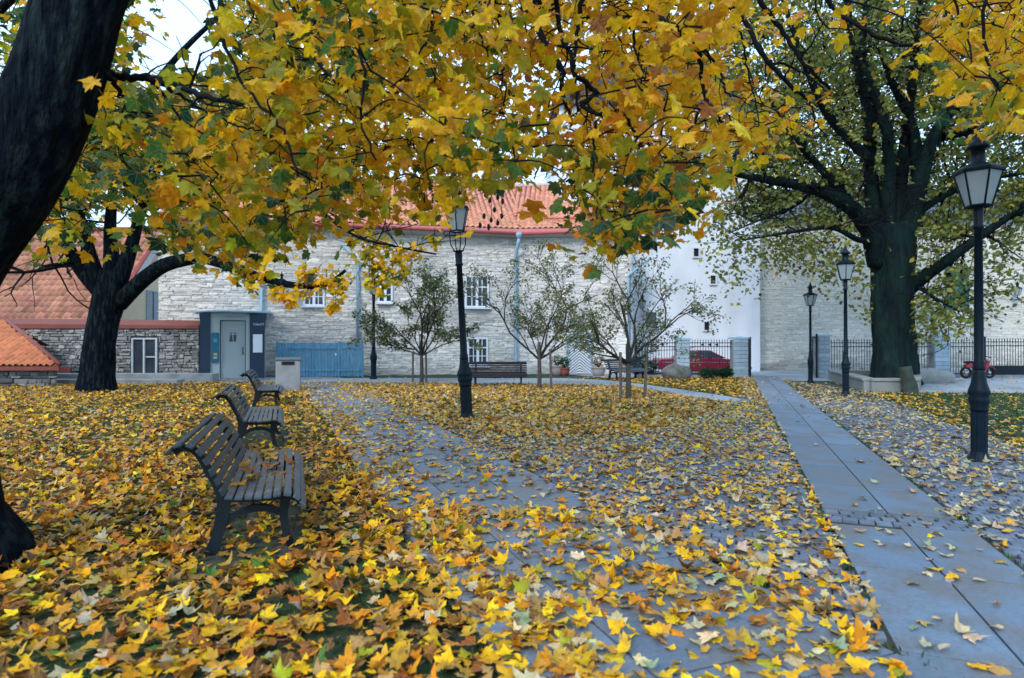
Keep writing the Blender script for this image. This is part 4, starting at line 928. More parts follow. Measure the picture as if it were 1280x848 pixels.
# flower pots by the chevron door
M['pot'] = pm('pale_clay_pot', (.42, .36, .34), .85, .15, 5, bump=.2); M['redpot'] = pm('red_clay_pot', (.32, .1, .08), .8, .15, 5, bump=.2)
POTS = [(697, 27.2, .30, .46, 'pot', 'pale stone flower pot with leafy plant left of the chevron door'), (706, 27.0, .22, .36, 'redpot', 'small red clay pot with plant beside the pale pot'), (748, 26.9, .32, .40, 'pot', 'wide pale flower pot with reddish plant right of the chevron door')]
# ================================================================== trees
M['bark'] = pm('dark_maple_bark', (.0045, .0085, .0135), .95, .6, 5, bump=1.0, bscale=15, bdist=.09, stretch=(2.6, 2.6, .5), col2=(.014, .022, .024), s2=5, t2=(.5, .62), spec=.05)
M['bark2'] = pm('mossy_linden_bark', (.010, .018, .02), .95, .5, 4, bump=1.0, bscale=10, bdist=.06, stretch=(2, 2, .5), col2=(.013, .030, .027), s2=1.4, t2=(.42, .6), spec=.05)
M['twig'] = pm('dark_twig_bark', (.009, .010, .012), .9, .3, 8, bump=.3, bscale=40, spec=.08)
M['saptwig'] = pm('young_branch_bark', (.045, .042, .038), .9, .3, 8, bump=.3, bscale=40, spec=.1)
M['sapbark'] = pm('grey_sapling_bark', (.07, .06, .052), .9, .3, 8, bump=.5, bscale=30)
M['leaf_geo'] = leaf_mat('maple_leaf_mass', 'geo', .6); M['leaf_obj'] = leaf_mat('maple_leaf_single', 'obj', .6)
M['fall_geo'] = leaf_mat('fallen_leaf_mass', 'geo', .15, gl=.42); M['fall_obj'] = leaf_mat('fallen_leaf_single', 'obj', .15, gl=.42)
M['leaf_far'] = leaf_mat('far_leaf', 'geo', .5, fine=False)
# maple leaf outline (right half), stalk joint at the origin, tip at y=1
HALF = [(.17, -.10), (.45, -.09), (.40, .11), (.57, .17), (.74, .46), (.54, .48), (.33, .47), (.37, .70), (.20, .76)]
def maple(curl, droop, twist, seed, stalk=True):
    r = np.random.default_rng(seed)
    pts = [(0, 0)]+HALF+[(0, 1.0)]+[(-x, y) for x, y in HALF[::-1]]
    P2 = np.array(pts)*r.uniform(.86, 1.14, (len(pts), 2)); c = np.array([[0, .30]])
    V2 = np.vstack([c, P2]); x, y = V2[:, 0], V2[:, 1]
    z = curl*np.abs(x)**1.5+droop*np.maximum(y-.25, 0)**1.6+twist*x*y+r.normal(0, .035, len(x))*(np.hypot(x, y-.3) > .3)
    V = np.c_[x, y, z]; V[0, 2] -= .03; n = len(P2); F = [(0, 1+i, 1+(i+1) % n) for i in range(n)]
    if stalk:
        b = len(V); V = np.vstack([V, [[-.012, 0, 0], [.012, 0, 0], [.02, -.5, .08+.1*r.random()]]]); F.append((b, b+2, b+1))
    return V, np.array(F)
def maple_lo(curl, droop, seed):
    r = np.random.default_rng(seed); pts = np.array([(0, 0), (.42, -.08), (.42, .12), (.72, .45), (.34, .48), (0, 1.), (-.34, .48), (-.72, .45), (-.42, .12), (-.42, -.08)])*r.uniform(.9, 1.1, (10, 2))
    x, y = pts[:, 0], pts[:, 1]; z = curl*np.abs(x)**1.5+droop*np.maximum(y-.25, 0)**1.6
    V = np.vstack([[0, .3, -.03], np.c_[x, y, z]]); return V, np.array([(0, 1+i, 1+(i+1) % 10) for i in range(10)])
def oval(curl, seed):
    V = np.array([(0, 0, 0), (.36, .35, curl), (.26, .75, curl*.8), (0, 1., -.1), (-.26, .75, curl*.8), (-.36, .35, curl)]); return V, np.array([(0, 1, 5), (1, 2, 5), (2, 4, 5), (2, 3, 4)])
HANG = [maple(-.35+.12*i, -.3-.08*(i % 3), .1*(i % 2)-.05, 20+i) for i in range(6)]
FALL = [maple(c, d, t, 40+i) for i, (c, d, t) in enumerate([(.2, .15, .1), (-.25, -.2, -.15), (.55, .3, .0), (-.45, -.1, .2), (.08, -.35, .15), (.3, -.3, -.25), (-.1, .45, .1), (.9, .1, .2)])]
FALL2 = FALL+[maple(*q, 90+i) for i, q in enumerate([(.4, -.6, .3), (-.3, .3, -.35), (1.3, .5, 0), (.15, .1, .5), (-.7, .5, .1)])]
FALL_LO = [maple_lo(c, d, 60+i) for i, (c, d) in enumerate([(.35, .2), (-.45, -.3), (.8, .1), (-.2, .5)])]
HANG_LO = [maple_lo(-.4, -.4, 70), maple_lo(-.1, -.5, 71), maple_lo(.3, -.2, 72)]
def oval_leaf(curl, bend):
    V = np.array([(0, 0, 0), (.22, .2, curl), (.33, .5, curl*1.2), (.2, .82, curl), (0, 1.08, bend), (-.2, .82, curl), (-.33, .5, curl*1.2), (-.22, .2, curl), (0, .5, 0)]); return V, np.array([(8, i, (i+1) % 8) for i in range(8)])
OVL = [oval_leaf(.12, .1), oval_leaf(-.1, -.15), oval_leaf(.25, .2)]
OVAL = [oval(.08, 0), oval(-.1, 1), oval(.16, 2)]
def frames(tip, roll_n):
    """columns x,y,z with y along the leaf tip and z near the wanted normal"""
    y = tip/np.linalg.norm(tip, axis=1)[:, None]; x = np.cross(y, roll_n); x /= np.linalg.norm(x, axis=1)[:, None]+1e-9; z = np.cross(x, y)
    return np.stack([x, y, z], 2)
def hang_frames(n, droop=(.1, 1.3), spread=.75):
    a = RNG.uniform(0, 2*np.pi, n); t = np.c_[np.cos(a), np.sin(a), -RNG.uniform(*droop, n)]
    nn = np.c_[RNG.normal(0, spread, n), RNG.normal(0, spread, n), np.ones(n)]; return frames(t, nn)
def fall_frames(n, tilt):
    nn = np.c_[RNG.normal(0, tilt, n), RNG.normal(0, tilt, n), np.ones(n)]; a = RNG.uniform(0, 2*np.pi, n)
    t = np.c_[np.cos(a), np.sin(a), np.zeros(n)]; nn /= np.linalg.norm(nn, axis=1)[:, None]; t = t-nn*np.sum(t*nn, 1)[:, None]; return frames(t, nn)
PAL = {'gold': (.85, .455, .008), 'yellow': (.86, .52, .015), 'orange': (.68, .25, .006), 'rust': (.32, .105, .022), 'brown': (.16, .07, .025), 'lime': (.36, .33, .015), 'green': (.06, .15, .03), 'dark': (.012, .065, .035),
       'cream': (.58, .46, .26), 'pale': (.44, .38, .26), 'mint': (.27, .34, .2), 'ochre': (.52, .27, .03), 'moss': (.19, .22, .052), 'straw': (.44, .36, .06), 'sage': (.17, .19, .105), 'olive': (.14, .15, .03), 'tan': (.42, .24, .08)}
NAMES = list(PAL)
def pick(n, wts):
    k = list(wts); p = np.array([wts[i] for i in k], float); ix = RNG.choice(len(k), n, p=p/p.sum()); names = np.array(k)[ix]
    c = np.array([PAL[i] for i in k])[ix]; c = c*np.exp(RNG.normal(0, .14, n))[:, None]*(1+RNG.normal(0, .06, (n, 3))); return names, np.clip(c, .008, .9)

def branch_tree(mb, base, dirv, L, r, depth, tips, rnd, up=.12, wig=.25, kids=(2, 4), ang=(.35, .8), shrink=(.55, .75), seg=5, n=5, rmin=.004, hang=0):
    p = np.array(base, float); d = np.array(dirv, float)/np.linalg.norm(dirv); pts = [p.copy()]; dirs = [d.copy()]
    for i in range(seg):
        d = d+np.array([rnd.gauss(0, wig), rnd.gauss(0, wig), rnd.gauss(0, wig)*.7+up-hang])*.5; d /= np.linalg.norm(d); p = p+d*L/seg; pts.append(p.copy()); dirs.append(d.copy())
    mb.tube(pts, np.linspace(r, max(r*.45, rmin*.7), len(pts)), n, cap=False)
    if depth == 0 or r < rmin:
        for q, dd in zip(pts[2:], dirs[2:]): tips.append((q, dd))
        return
    for k in range(rnd.randint(*kids)):
        i = rnd.randint(max(1, seg//3), seg); dd = dirs[i]; a = rnd.uniform(*ang); ax = np.cross(dd, [rnd.gauss(0, 1), rnd.gauss(0, 1), rnd.gauss(0, 1)]); ax /= np.linalg.norm(ax)+1e-9
        nd_ = dd*math.cos(a)+np.cross(ax, dd)*math.sin(a)
        branch_tree(mb, pts[i], nd_, L*rnd.uniform(*shrink), r*.55, depth-1, tips, rnd, up, wig, kids, ang, shrink, max(3, seg-1), max(3, n-1), rmin, hang)
def limb(mb, pts, r0, r1, n=10, k=24, rough=0, seed=0):
    p, r = smooth_path(pts, np.linspace(r0, r1, len(pts)), k); mb.tube(p, r, n, rough=rough, seed=seed); return p, r

# ------------------------------------------------------------------ near maple (leaning trunk at the left edge, boughs over the whole view)
mt = thing('maple_tree', 'near maple with thick dark leaning trunk at the left edge and big golden leaves overhead', 'tree', (0, 0, 0))
tp_ = [(-3.93, 4.0, -.1), (-3.93, 4.0, .1), (-3.94, 4.0, .35), (-3.95, 4.0, 1.1), (-3.83, 4.0, 1.86), (-3.3, 4.0, 2.6), (-3.02, 4.0, 3.17), (-2.83, 4.0, 3.8), (-2.6, 4.1, 4.6), (-2.3, 4.2, 5.3)]
tr_ = [.7, .6, .46, .36, .32, .28, .255, .235, .25, .22]
p, r = smooth_path(tp_, tr_, 90)
MB().tube(p, r, 84, rough=.03).build('trunk', M['bark'], mt, smooth=True)
LIMBS = {}
def mlimb(key, pts, r0, r1):
    mb = MB(); LIMBS[key] = limb(mb, pts, r0, r1, 12, 36, rough=.03, seed=len(LIMBS)); mb.build('limb', M['bark'], mt, smooth=True)
mlimb('over', [(-2.35, 4.2, 5.2), (-1.2, 4.5, 5.55), (.2, 4.9, 5.35), (1.6, 5.2, 5.4), (3.2, 5.5, 5.6), (5.2, 5.9, 5.9), (7.4, 6.2, 5.7)], .2, .05)
mlimb('back', [(-2.3, 4.2, 5.2), (-1.6, 5.6, 5.9), (-.6, 7.2, 6.1), (.8, 8.6, 6.2), (2.6, 9.6, 6.4)], .17, .05)
mlimb('left', [(-2.7, 4.15, 4.5), (-3.5, 5.2, 5.3), (-5.3, 6.8, 5.7), (-7.2, 8.2, 5.7)], .13, .04)
mlimb('front', [(-2.4, 4.2, 5.1), (-1.6, 3.4, 5.6), (-.4, 2.6, 5.7), (1.2, 2.0, 5.6)], .15, .04)
mlimb('up', [(-2.3, 4.2, 5.2), (-2.0, 4.3, 6.5), (-1.2, 4.4, 8.2)], .22, .08)
# boughs traced where they hang in the picture, each at its own depth: (pixels, depth, thickness)
BR = [([(655, -60), (667, 5), (678, 45), (690, 65), (703, 88), (702, 115), (712, 143)], 5.0, .04), ([(690, -50), (697, 20), (703, 50), (714, 75), (718, 95), (723, 140)], 5.05, .03),
      ([(735, -40), (722, 30), (720, 60), (716, 92)], 5.1, .03), ([(718, 92), (745, 118), (728, 130), (745, 142), (772, 138), (795, 165), (815, 185), (832, 202)], 5.0, .022),
      ([(775, -50), (770, 16), (795, 22), (820, 32), (845, 35)], 4.8, .022), ([(800, -60), (812, 0), (822, 20), (840, 30), (868, 48), (876, 68), (878, 100), (882, 118), (893, 140), (908, 155)], 4.7, .03),
      ([(788, 22), (793, 50), (800, 80), (803, 112)], 4.8, .014), ([(866, 48), (885, 68), (900, 90), (915, 118), (930, 122)], 4.7, .014),
      ([(625, -40), (600, 0), (627, 20), (667, 24)], 5.2, .022), ([(895, -60), (904, 0), (927, 20), (961, 77), (998, 114), (1011, 124)], 6.5, .045),
      ([(930, -60), (951, 0), (974, 30), (998, 67), (1018, 91), (1038, 111)], 7.0, .045), ([(1010, -50), (1035, 0), (1065, 27), (1126, 54), (1152, 54), (1179, 34), (1186, -30)], 6.0, .03),
      ([(927, 40), (935, 85), (945, 130), (950, 170)], 6.3, .013), ([(961, 77), (985, 80), (1012, 95), (1040, 120)], 6.5, .016), ([(1011, 120), (1020, 150), (1035, 175)], 6.5, .012),
      ([(100, 70), (134, 89), (218, 104), (262, 121), (303, 131)], 4.15, .035), ([(134, 92), (150, 118), (158, 142)], 4.1, .02), ([(200, 102), (240, 128), (280, 150), (330, 165)], 4.2, .014),
      ([(545, -50), (539, 0), (539, 37), (520, 70), (502, 100)], 5.4, .02), ([(575, -40), (586, 3), (600, 40), (610, 70)], 5.2, .02), ([(618, -30), (623, 20), (628, 67), (627, 114)], 5.2, .016),
      ([(530, 150), (568, 165), (613, 175), (667, 183), (717, 181), (761, 165)], 5.0, .014), ([(470, 190), (495, 182), (530, 178), (560, 172)], 7.0, .03), ([(360, -40), (372, 30), (395, 75), (430, 110)], 4.6, .022),
      ([(430, -40), (440, 40), (455, 90), (452, 150), (470, 200)], 4.4, .02), ([(250, -40), (275, 40), (300, 100), (350, 160), (372, 220)], 4.0, .02), ([(1240, -40), (1230, 30), (1240, 90), (1262, 140)], 4.6, .02),
      ([(1180, -40), (1200, 20), (1215, 60), (1205, 100)], 5.0, .016), ([(770, 140), (800, 175), (790, 220), (775, 265), (780, 300)], 4.9, .012), ([(745, 150), (742, 200), (748, 250), (745, 290)], 4.9, .012),
      ([(40, 150), (60, 190), (70, 240), (80, 280)], 4.6, .014), ([(880, 130), (860, 170), (850, 215), (848, 250)], 4.8, .012)]
twn = MB(); skel = []
limb_pts = np.concatenate([LIMBS[k][0] for k in LIMBS])
for q, Y, r0 in BR:
    pts = [P(px, py, Y+RNG.normal(0, .05)+.12*math.sin(i*1.3)) for i, (px, py) in enumerate(q)]
    if q[0][1] < 0:       # joins the nearest bough above
        j = np.argmin(np.linalg.norm(limb_pts-pts[0], axis=1)); a = limb_pts[j]; pts = [a, a*.5+pts[0]*.5+np.array([0, 0, .12])]+pts
    p, r = smooth_path(pts, np.linspace(r0, r0*.35, len(pts)), 6*len(pts)); p[1:-1] += RNG.normal(0, .008, (len(p)-2, 3)); b = MB().tube(p, r, 8)
    b.build('branch', M['twig'], mt, smooth=True); skel.append(p)
    rnd = random.Random(len(skel))       # crooked side twigs
    for k in range(len(p)//5):
        i = rnd.randrange(3, len(p)); d = np.array([rnd.gauss(0, 1), rnd.gauss(0, .8), rnd.gauss(-.15, .6)]); tips = []
        branch_tree(twn, p[i], d, rnd.uniform(.25, .6), max(r[i]*.5, .005), 1, tips, rnd, up=.0, wig=.55, kids=(1, 2), seg=5, n=4, rmin=.003); skel.append(np.array([t[0] for t in tips]))
skel = np.concatenate(skel+[limb_pts])
# crown: leaf sprays fill the volume under the boughs; the lower outline is uneven as in the photograph
LBX = [-200, 0, 30, 60, 100, 118, 150, 185, 200, 250, 300, 350, 400, 430, 470, 520, 560, 600, 640, 660, 682, 700, 722, 745, 780, 810, 835, 870, 885, 905, 930, 960, 1000, 1030, 1060, 1085, 1110, 1170, 1190, 1230, 1290, 1500]
LBY = [250, 280, 300, 328, 292, 240, 236, 280, 318, 330, 330, 320, 305, 290, 285, 285, 268, 255, 225, 205, 175, 190, 285, 310, 318, 295, 305, 262, 225, 190, 205, 200, 185, 170, 150, 95, 30, 30, 120, 165, 165, 165]
WX = [-200, 0, 40, 60, 130, 160, 270, 300, 640, 760, 880, 900, 1000, 1060, 1090, 1170, 1200, 1300, 1500]
WW = [.4, .25, .3, .75, .75, .6, .8, 1, 1, 1, 1, .4, .22, .12, .03, .03, .75, .85, .6]
cl = []
while len(cl) < 2500:
    X, Y, Z = RNG.uniform(-7, 8), RNG.uniform(3.4, 9.2), RNG.uniform(1.9, 6.4)
    px, py = proj(np.array([X, Y, Z])); px, py = float(px), float(py)
    if Z < 2.0: continue
    inn = -60 < px < 1340 and py > -40
    if py > np.interp(px, LBX, LBY)-.1/Y*FPX*.75-(10 if 350 < px < 640 else 0): continue
    wgt = np.interp(px, WX, WW)*(1 if inn else .33)
    if py < 112 and 150 < px < 290: wgt *= .07
    if 640 < px < 725 and 60 < py < 175: wgt *= .35
    if 735 < px < 790 and 50 < py < 130: wgt *= .75
    if fnoise(X*1.0+Z, Y+.7*Z, 1.9, 1) < -.42: wgt *= .35        # open places between the sprays
    if px < 165 and Y < 4.6: wgt *= .06          # the trunk stays clear
    if 425 < px < 565 and py > 215: wgt *= .5
    if 655 < px < 770 and py < 160 and Y < 5.2: wgt *= .22       # the bare forked branches stay in view
    if 890 < px < 1060 and py < 140 and Y < 6.4: wgt *= .3
    if RNG.random() < wgt: cl.append((X, Y, Z))
cl = np.array(cl); sk = skel[RNG.permutation(len(skel))[:1500]]
cl = cl[np.argsort([np.min(np.linalg.norm(sk-c, axis=1)) for c in cl])]; nodes = np.zeros((len(sk)+len(cl), 3)); nodes[:len(sk)] = sk; nn_ = len(sk)
Lp, Lc, Ls_, Ln = [], [], [], []
for c in cl:
    j = np.argmin(np.linalg.norm(nodes[:nn_]-c, axis=1)+np.maximum(c[2]-nodes[:nn_, 2], 0)*.6); a = nodes[j]; dd = np.linalg.norm(a-c); nodes[nn_] = c; nn_ += 1     # twigs fork from earlier twigs
    if dd < 1.5:
        mid = (a+c)/2+np.array([RNG.normal(0, .08), RNG.normal(0, .08), .10*dd]); p, r = smooth_path([a, mid, c], [.008, .005, .003], 7); twn.tube(p, r, 4, cap=False)
    k = RNG.integers(6, 11); q = c+np.c_[RNG.normal(0, .17, k), RNG.normal(0, .17, k), RNG.normal(-.02, .10, k)]
    px, py = proj(c); g = fnoise(c[0]+c[1]*.5, c[2]*1.4, 1.1, 6)
    if px < 240: wt = {'green': 3.0, 'dark': 1.8, 'lime': 2.0, 'gold': 2.2, 'orange': .4} if g > -.25 else {'gold': 3, 'lime': 3, 'green': 1.2, 'olive': 1, 'orange': .6}
    elif px < 440: wt = {'green': 2.6, 'dark': 1.8, 'lime': 2.8, 'gold': 1.6, 'olive': 1} if g > .02 else {'gold': 5, 'yellow': 1.6, 'lime': 2.2, 'orange': .6, 'green': .6}
    elif px < 640: wt = {'lime': 3, 'green': 1.6, 'olive': 1, 'gold': 3, 'yellow': 1} if g > .25 else {'gold': 6, 'yellow': 3, 'lime': .6, 'orange': .8}
    elif px < 1100:
        wt = {'gold': 5.5, 'orange': 2.2, 'yellow': 1.6, 'rust': .35, 'lime': .6, 'brown': .15}
        if py > 190: wt = {'lime': 2.2, 'green': 1.7, 'dark': 1.4, 'gold': 2.4, 'orange': .8} if g > -.25 else {'gold': 5, 'orange': 1.2, 'lime': 1}
    else: wt = {'gold': 6, 'orange': 1.5, 'yellow': 1.5, 'lime': .6} if py < 100 else {'gold': 3, 'lime': 1.5, 'green': 1, 'dark': .6}
    nm, cc = pick(k, wt); Lp.append(q); Lc.append(cc); Ls_.append(RNG.uniform(.06, .122, k))
Lp = np.concatenate(Lp); Lc = np.concatenate(Lc); Ls_ = np.concatenate(Ls_); n = len(Lp)
R = hang_frames(n, (.15, 1.5), .6); px, py = proj(Lp)
score = Ls_/Lp[:, 1]-((px < 8) | (px > 1272) | (py < 8))*9
twn.build('twig', M['twig'], mt)
cr = bpy.data.objects.new('crown', None); link(cr, mt)
pieces(cr, 'leaf', HANG, RNG.integers(0, 6, n), Lp, R, Ls_, Lc, M['leaf_geo'], M['leaf_obj'], 300, score, lco=True)

# ------------------------------------------------------------------ second maple behind the garden lawn
def crown_leaves(parent, pos, scale, wts, variants, mat, droop=(.1, 1.2), spread=.7, name='crown', cn=.5):
    n = len(pos); g = fnoise(pos[:, 0]+pos[:, 1]*.4, pos[:, 2], cn, 2)
    cols = np.zeros((n, 3)); m = g > .1
    for mm, w_ in ((m, wts[0]), (~m, wts[1])):
        if mm.sum(): cols[mm] = pick(int(mm.sum()), w_)[1]
    o = bpy.data.objects.new(name, merged_mesh(name, variants, RNG.integers(0, len(variants), n), pos, hang_frames(n, droop, spread), RNG.uniform(*scale, n), cols, mat)); link(o, parent); o['kind'] = 'stuff'; return o
Y2 = 18.4
m2 = thing('maple_tree', 'dark forked maple behind the benches with one long bough reaching right over the lawn', 'tree', (0, 0, 0))
t2 = MB(); p, r = smooth_path([P(120, 494, Y2), P(120, 485, Y2), P(121, 470, Y2), P(125, 430, Y2), P(130, 400, Y2), P(137, 370, Y2), P(142, 340, Y2)], [.66, .54, .47, .42, .41, .45, .36], 40)
t2.tube(p, r, 32, rough=.03, seed=2); t2.build('trunk', M['bark'], m2, smooth=True)
L2 = [([(132, 372), (112, 350), (95, 328), (82, 300), (60, 250)], 0, .26, .12), ([(130, 365), (117, 335), (108, 305), (100, 275), (92, 220), (80, 120)], -.3, .24, .08), ([(140, 360), (139, 320), (137, 290), (140, 240), (150, 160), (155, 60)], .2, .26, .04),
      ([(146, 360), (158, 325), (166, 300), (178, 255), (210, 180), (235, 90)], .1, .26, .04), ([(148, 380), (165, 362), (185, 345), (210, 330), (232, 325), (250, 322), (272, 328), (290, 333), (325, 347), (350, 354), (380, 358), (405, 357), (420, 348), (432, 338)], -.6, .25, .045),
      ([(178, 255), (220, 215), (280, 195), (340, 200), (400, 230)], -.8, .16, .05), ([(340, 200), (390, 255), (433, 288), (451, 298), (492, 308), (545, 318)], -1.0, .07, .025), ([(220, 215), (300, 150), (400, 110), (500, 90)], 0, .12, .03), ([(150, 160), (230, 60), (320, -20)], 0, .12, .04)]
tw = MB(); tips = []; rnd = random.Random(5)
for q, dy, r0, r1 in L2:
    pts = [P(a, b, Y2+dy*min(1, i/3)) for i, (a, b) in enumerate(q)]; mb = MB(); p, r = limb(mb, pts, r0, r1, 12, 30, rough=.035, seed=len(q)); mb.build('limb', M['bark'], m2, smooth=True)
    for k in range(16):
        i = rnd.randrange(10, 30); d = np.array([rnd.gauss(.1, 1), rnd.gauss(0, 1), rnd.gauss(.45, .6)])
        if q[-1] == (432, 338): continue
        sx_, sy_ = proj(p[i]+d/np.linalg.norm(d)*1.2)
        if 120 < sx_ < 330 and sy_ < 150: continue
        branch_tree(tw, p[i], d, rnd.uniform(1.2, 2.4), r[i]*.3+.01, 2, tips, rnd, up=.08, wig=.4, n=4, rmin=.008)
T = np.array([t[0] for t in tips]); px, py = proj(T); ok = py < np.interp(px, [0, 60, 200, 330, 420, 500, 600], [285, 250, 255, 235, 215, 200, 120]); skyhole = (px > 140) & (px < 300) & (py < 118); T = T[ok & ~skyhole & ~((px < 60) & (py < 130))]
q = T[RNG.integers(0, len(T), 8500)]+RNG.normal(0, .33, (8500, 3))
# the small bright bunches hanging along the long bough
bun = [(297, 345, 9), (316, 355, 8), (345, 368, 9), (352, 372, 6), (372, 365, 9), (390, 345, 14), (408, 352, 12), (422, 362, 8), (380, 342, 10), (428, 350, 8), (420, 380, 8), (412, 385, 5), (310, 338, 10), (366, 378, 5), (330, 344, 8),
       (470, 305, 14), (455, 318, 12), (480, 325, 14), (500, 318, 12), (520, 312, 10), (542, 300, 10), (470, 338, 14), (490, 345, 10), (505, 335, 8), (478, 360, 7), (440, 300, 8), (462, 352, 9)]
for (a, b, rr) in bun:
    c = P(a, b, Y2-.8); q = np.vstack([q, c+RNG.normal(0, rr*.014, (int(rr*3), 3))]); tw.tube([c+np.array([RNG.normal(0, .1), .1, .35]), c], [.012, .008], 4, cap=False)
tw.build('twig', M['twig'], m2)
crown_leaves(m2, q, (.13, .2), ({'lime': 3, 'green': 1.2, 'gold': 3, 'yellow': 1}, {'gold': 5, 'yellow': 2.5, 'lime': 1.5, 'orange': .5}), HANG_LO, M['leaf_far'])
keys = MB()   # brown seed bunches hanging before the roof
for (a, b) in ((607, 244), (612, 250), (622, 246), (618, 262), (628, 252), (605, 270), (614, 275), (622, 278), (600, 282), (611, 284), (627, 270)):
    keys.sphere(P(a, b, 16.5), .07, 6, 4, (.7, .7, 1.2), .4, a)
mlx, _ = smooth_path([P(545, 200, 17.2), P(580, 225, 16.8), P(612, 235, 16.5), P(630, 240, 16.5)], [1]*4, 14); keys.tube(mlx, .018, 4); keys.tube([P(400, 150, 17.6), P(470, 170, 17.4), P(545, 200, 17.2)], .03, 4)
for (a, b) in ((607, 244), (622, 246), (614, 275), (627, 270)): keys.tube([P(a, 237, 16.5), P(a, b, 16.5)], .01, 3)
keys.build('seed_bunch', M['twig'], m2)

# ------------------------------------------------------------------ big old linden in the stone planter
Y3 = 21.0
lt = thing('linden_tree', 'huge old tree with thick mossy trunk and sparse small leaves in the stone planter', 'tree', (0, 0, 0))
def tr(px, py, dy=0): return P(px, py, Y3+dy)
tk = MB(); p, r = smooth_path([tr(1117, 480), tr(1117, 468), tr(1117, 440), tr(1116, 400), tr(1116, 350), tr(1116, 310), tr(1115, 280)], [.86, .72, .64, .62, .64, .66, .5], 50)
tk.tube(p, r, 40, rough=.055, seed=1); tk.build('trunk', M['bark2'], lt, smooth=True)
L3 = [([(1098, 330), (1085, 285), (1068, 262), (1035, 242), (1000, 232), (961, 225), (920, 218), (884, 215)], -1.2, .34, .05), ([(1102, 310), (1093, 260), (1088, 200), (1086, 140), (1070, 80), (1060, 0), (1050, -80)], .5, .3, .07),
      ([(1112, 300), (1110, 240), (1112, 180), (1095, 120), (1080, 70), (1085, 0), (1090, -90)], -.4, .28, .07), ([(1130, 310), (1140, 265), (1152, 222), (1166, 175), (1195, 128), (1230, 70), (1260, -20)], -.8, .34, .07),
      ([(1150, 225), (1140, 155), (1117, 105), (1100, 60)], .6, .22, .06), ([(1125, 300), (1128, 220), (1140, 120), (1150, 20), (1160, -100)], 1.0, .26, .07), ([(1138, 360), (1160, 342), (1185, 325), (1230, 292), (1280, 262), (1330, 250)], -1.5, .26, .05),
      ([(1085, 285), (1040, 225), (1000, 180), (960, 120)], -1, .2, .05), ([(1098, 300), (1075, 300), (1040, 285), (990, 290), (930, 300)], -2.2, .12, .03), ([(1020, 235), (990, 260), (950, 275), (915, 290)], -2, .07, .02),
      ([(1140, 270), (1180, 245), (1230, 225), (1290, 215)], 1, .16, .05), ([(1130, 345), (1165, 370), (1200, 390)], -1.6, .08, .03), ([(1088, 200), (1040, 150), (1000, 60), (970, -30)], .5, .18, .05), ([(1166, 175), (1210, 165), (1260, 140)], -1, .14, .04)]
tw = MB(); tips = []; rnd = random.Random(9); LIMB3 = [p[::2]]; LIMB3R = list(r[::2])
for q, dy, r0, r1 in L3:
    pts = [tr(a, b, dy*min(1, i/2.5)) for i, (a, b) in enumerate(q)]; mb = MB(); p, r = limb(mb, pts, r0, r1, 12, 34, rough=.04, seed=len(q)); LIMB3.append(p); LIMB3R += list(r); mb.build('limb', M['bark2'], lt, smooth=True)
    for k in range(15):
        i = rnd.randrange(9, 34); d = np.array([rnd.gauss(0, 1), rnd.gauss(-.1, .9), rnd.gauss(.25, .7)])
        branch_tree(tw, p[i], d, rnd.uniform(.9, 2.0), min(r[i]*.35+.008, .05), 2, tips, rnd, up=.02, wig=.45, n=4, rmin=.006, hang=.03)
tw.build('twig', M['twig'], lt)
T = np.array([t[0] for t in tips]); px, py = proj(T)
LOW = np.interp(px, [860, 890, 930, 960, 1000, 1040, 1080, 1100, 1150, 1200, 1250, 1290], [230, 300, 350, 330, 330, 355, 385, 400, 425, 410, 390, 380])
T = T[(py < LOW) & (px > 870)]
qn = 11000; q = T[RNG.integers(0, len(T), qn)]+RNG.normal(0, .26, (qn, 3)); 
ex = []
for (a, b, w_, h, n_) in ((925, 345, 30, 25, 130), (905, 320, 30, 22, 110), (960, 300, 45, 22, 240), (1010, 310, 50, 28, 330), (1060, 330, 30, 40, 300), (1085, 390, 10, 14, 30), (1165, 385, 42, 28, 430), (1130, 340, 35, 40, 430), (1200, 340, 45, 45, 380), (1200, 400, 35, 16, 160), (1250, 330, 35, 50, 260), (1160, 415, 22, 14, 90), (975, 325, 40, 14, 110), (1030, 345, 18, 16, 60), (1110, 300, 40, 50, 330)):
    Yc = Y3-2+RNG.normal(0, .7, n_); Q = np.stack([PX(RNG.normal(a, w_*.6, n_), Yc), Yc, PZ(RNG.normal(b, h*.6, n_), Yc)], 1); ex.append(Q)
ex = np.concatenate(ex); 
nf = 6800; fx, fy, fz = RNG.uniform(4.5, 19, nf), RNG.uniform(17.2, 26, nf), RNG.uniform(3.5, 15.5, nf)     # the open body of the crown
fp, fq = proj(np.stack([fx, fy, fz], 1)); kf = ((fx-12.9)/6.6)**2+((fy-21.5)/4.8)**2+((fz-9.5)/6.8)**2 < 1
kf &= (fnoise(fx+fy*.6, fz*1.5, 1.15, 4) > -.25) & (fq < np.interp(fp, [860, 890, 950, 1050, 1150, 1290], [225, 250, 285, 290, 300, 330]))
FC = np.stack([fx, fy, fz], 1)[kf]; TT = np.vstack([T, np.concatenate(LIMB3[1:])]); sp_ = []; tw3 = MB()
for c in FC:          # sprays of leaves, each on its own twig from the nearest branch
    j = np.argmin(np.linalg.norm(TT-c, axis=1)); a = TT[j]; dd = np.linalg.norm(a-c)
    if dd > 2.2: continue
    pp, rr_ = smooth_path([a, (a+c)/2+np.array([0, 0, .12*dd]), c], [.016, .011, .006], 6); tw3.tube(pp, rr_, 4, cap=False)
    k = int(RNG.integers(14, 26)); tt_ = RNG.uniform(.25, 1.1, k)[:, None]; sp_.append(a+(c-a)*tt_+np.c_[RNG.normal(0, .24, (k, 2)), RNG.normal(-.04, .1, k)])
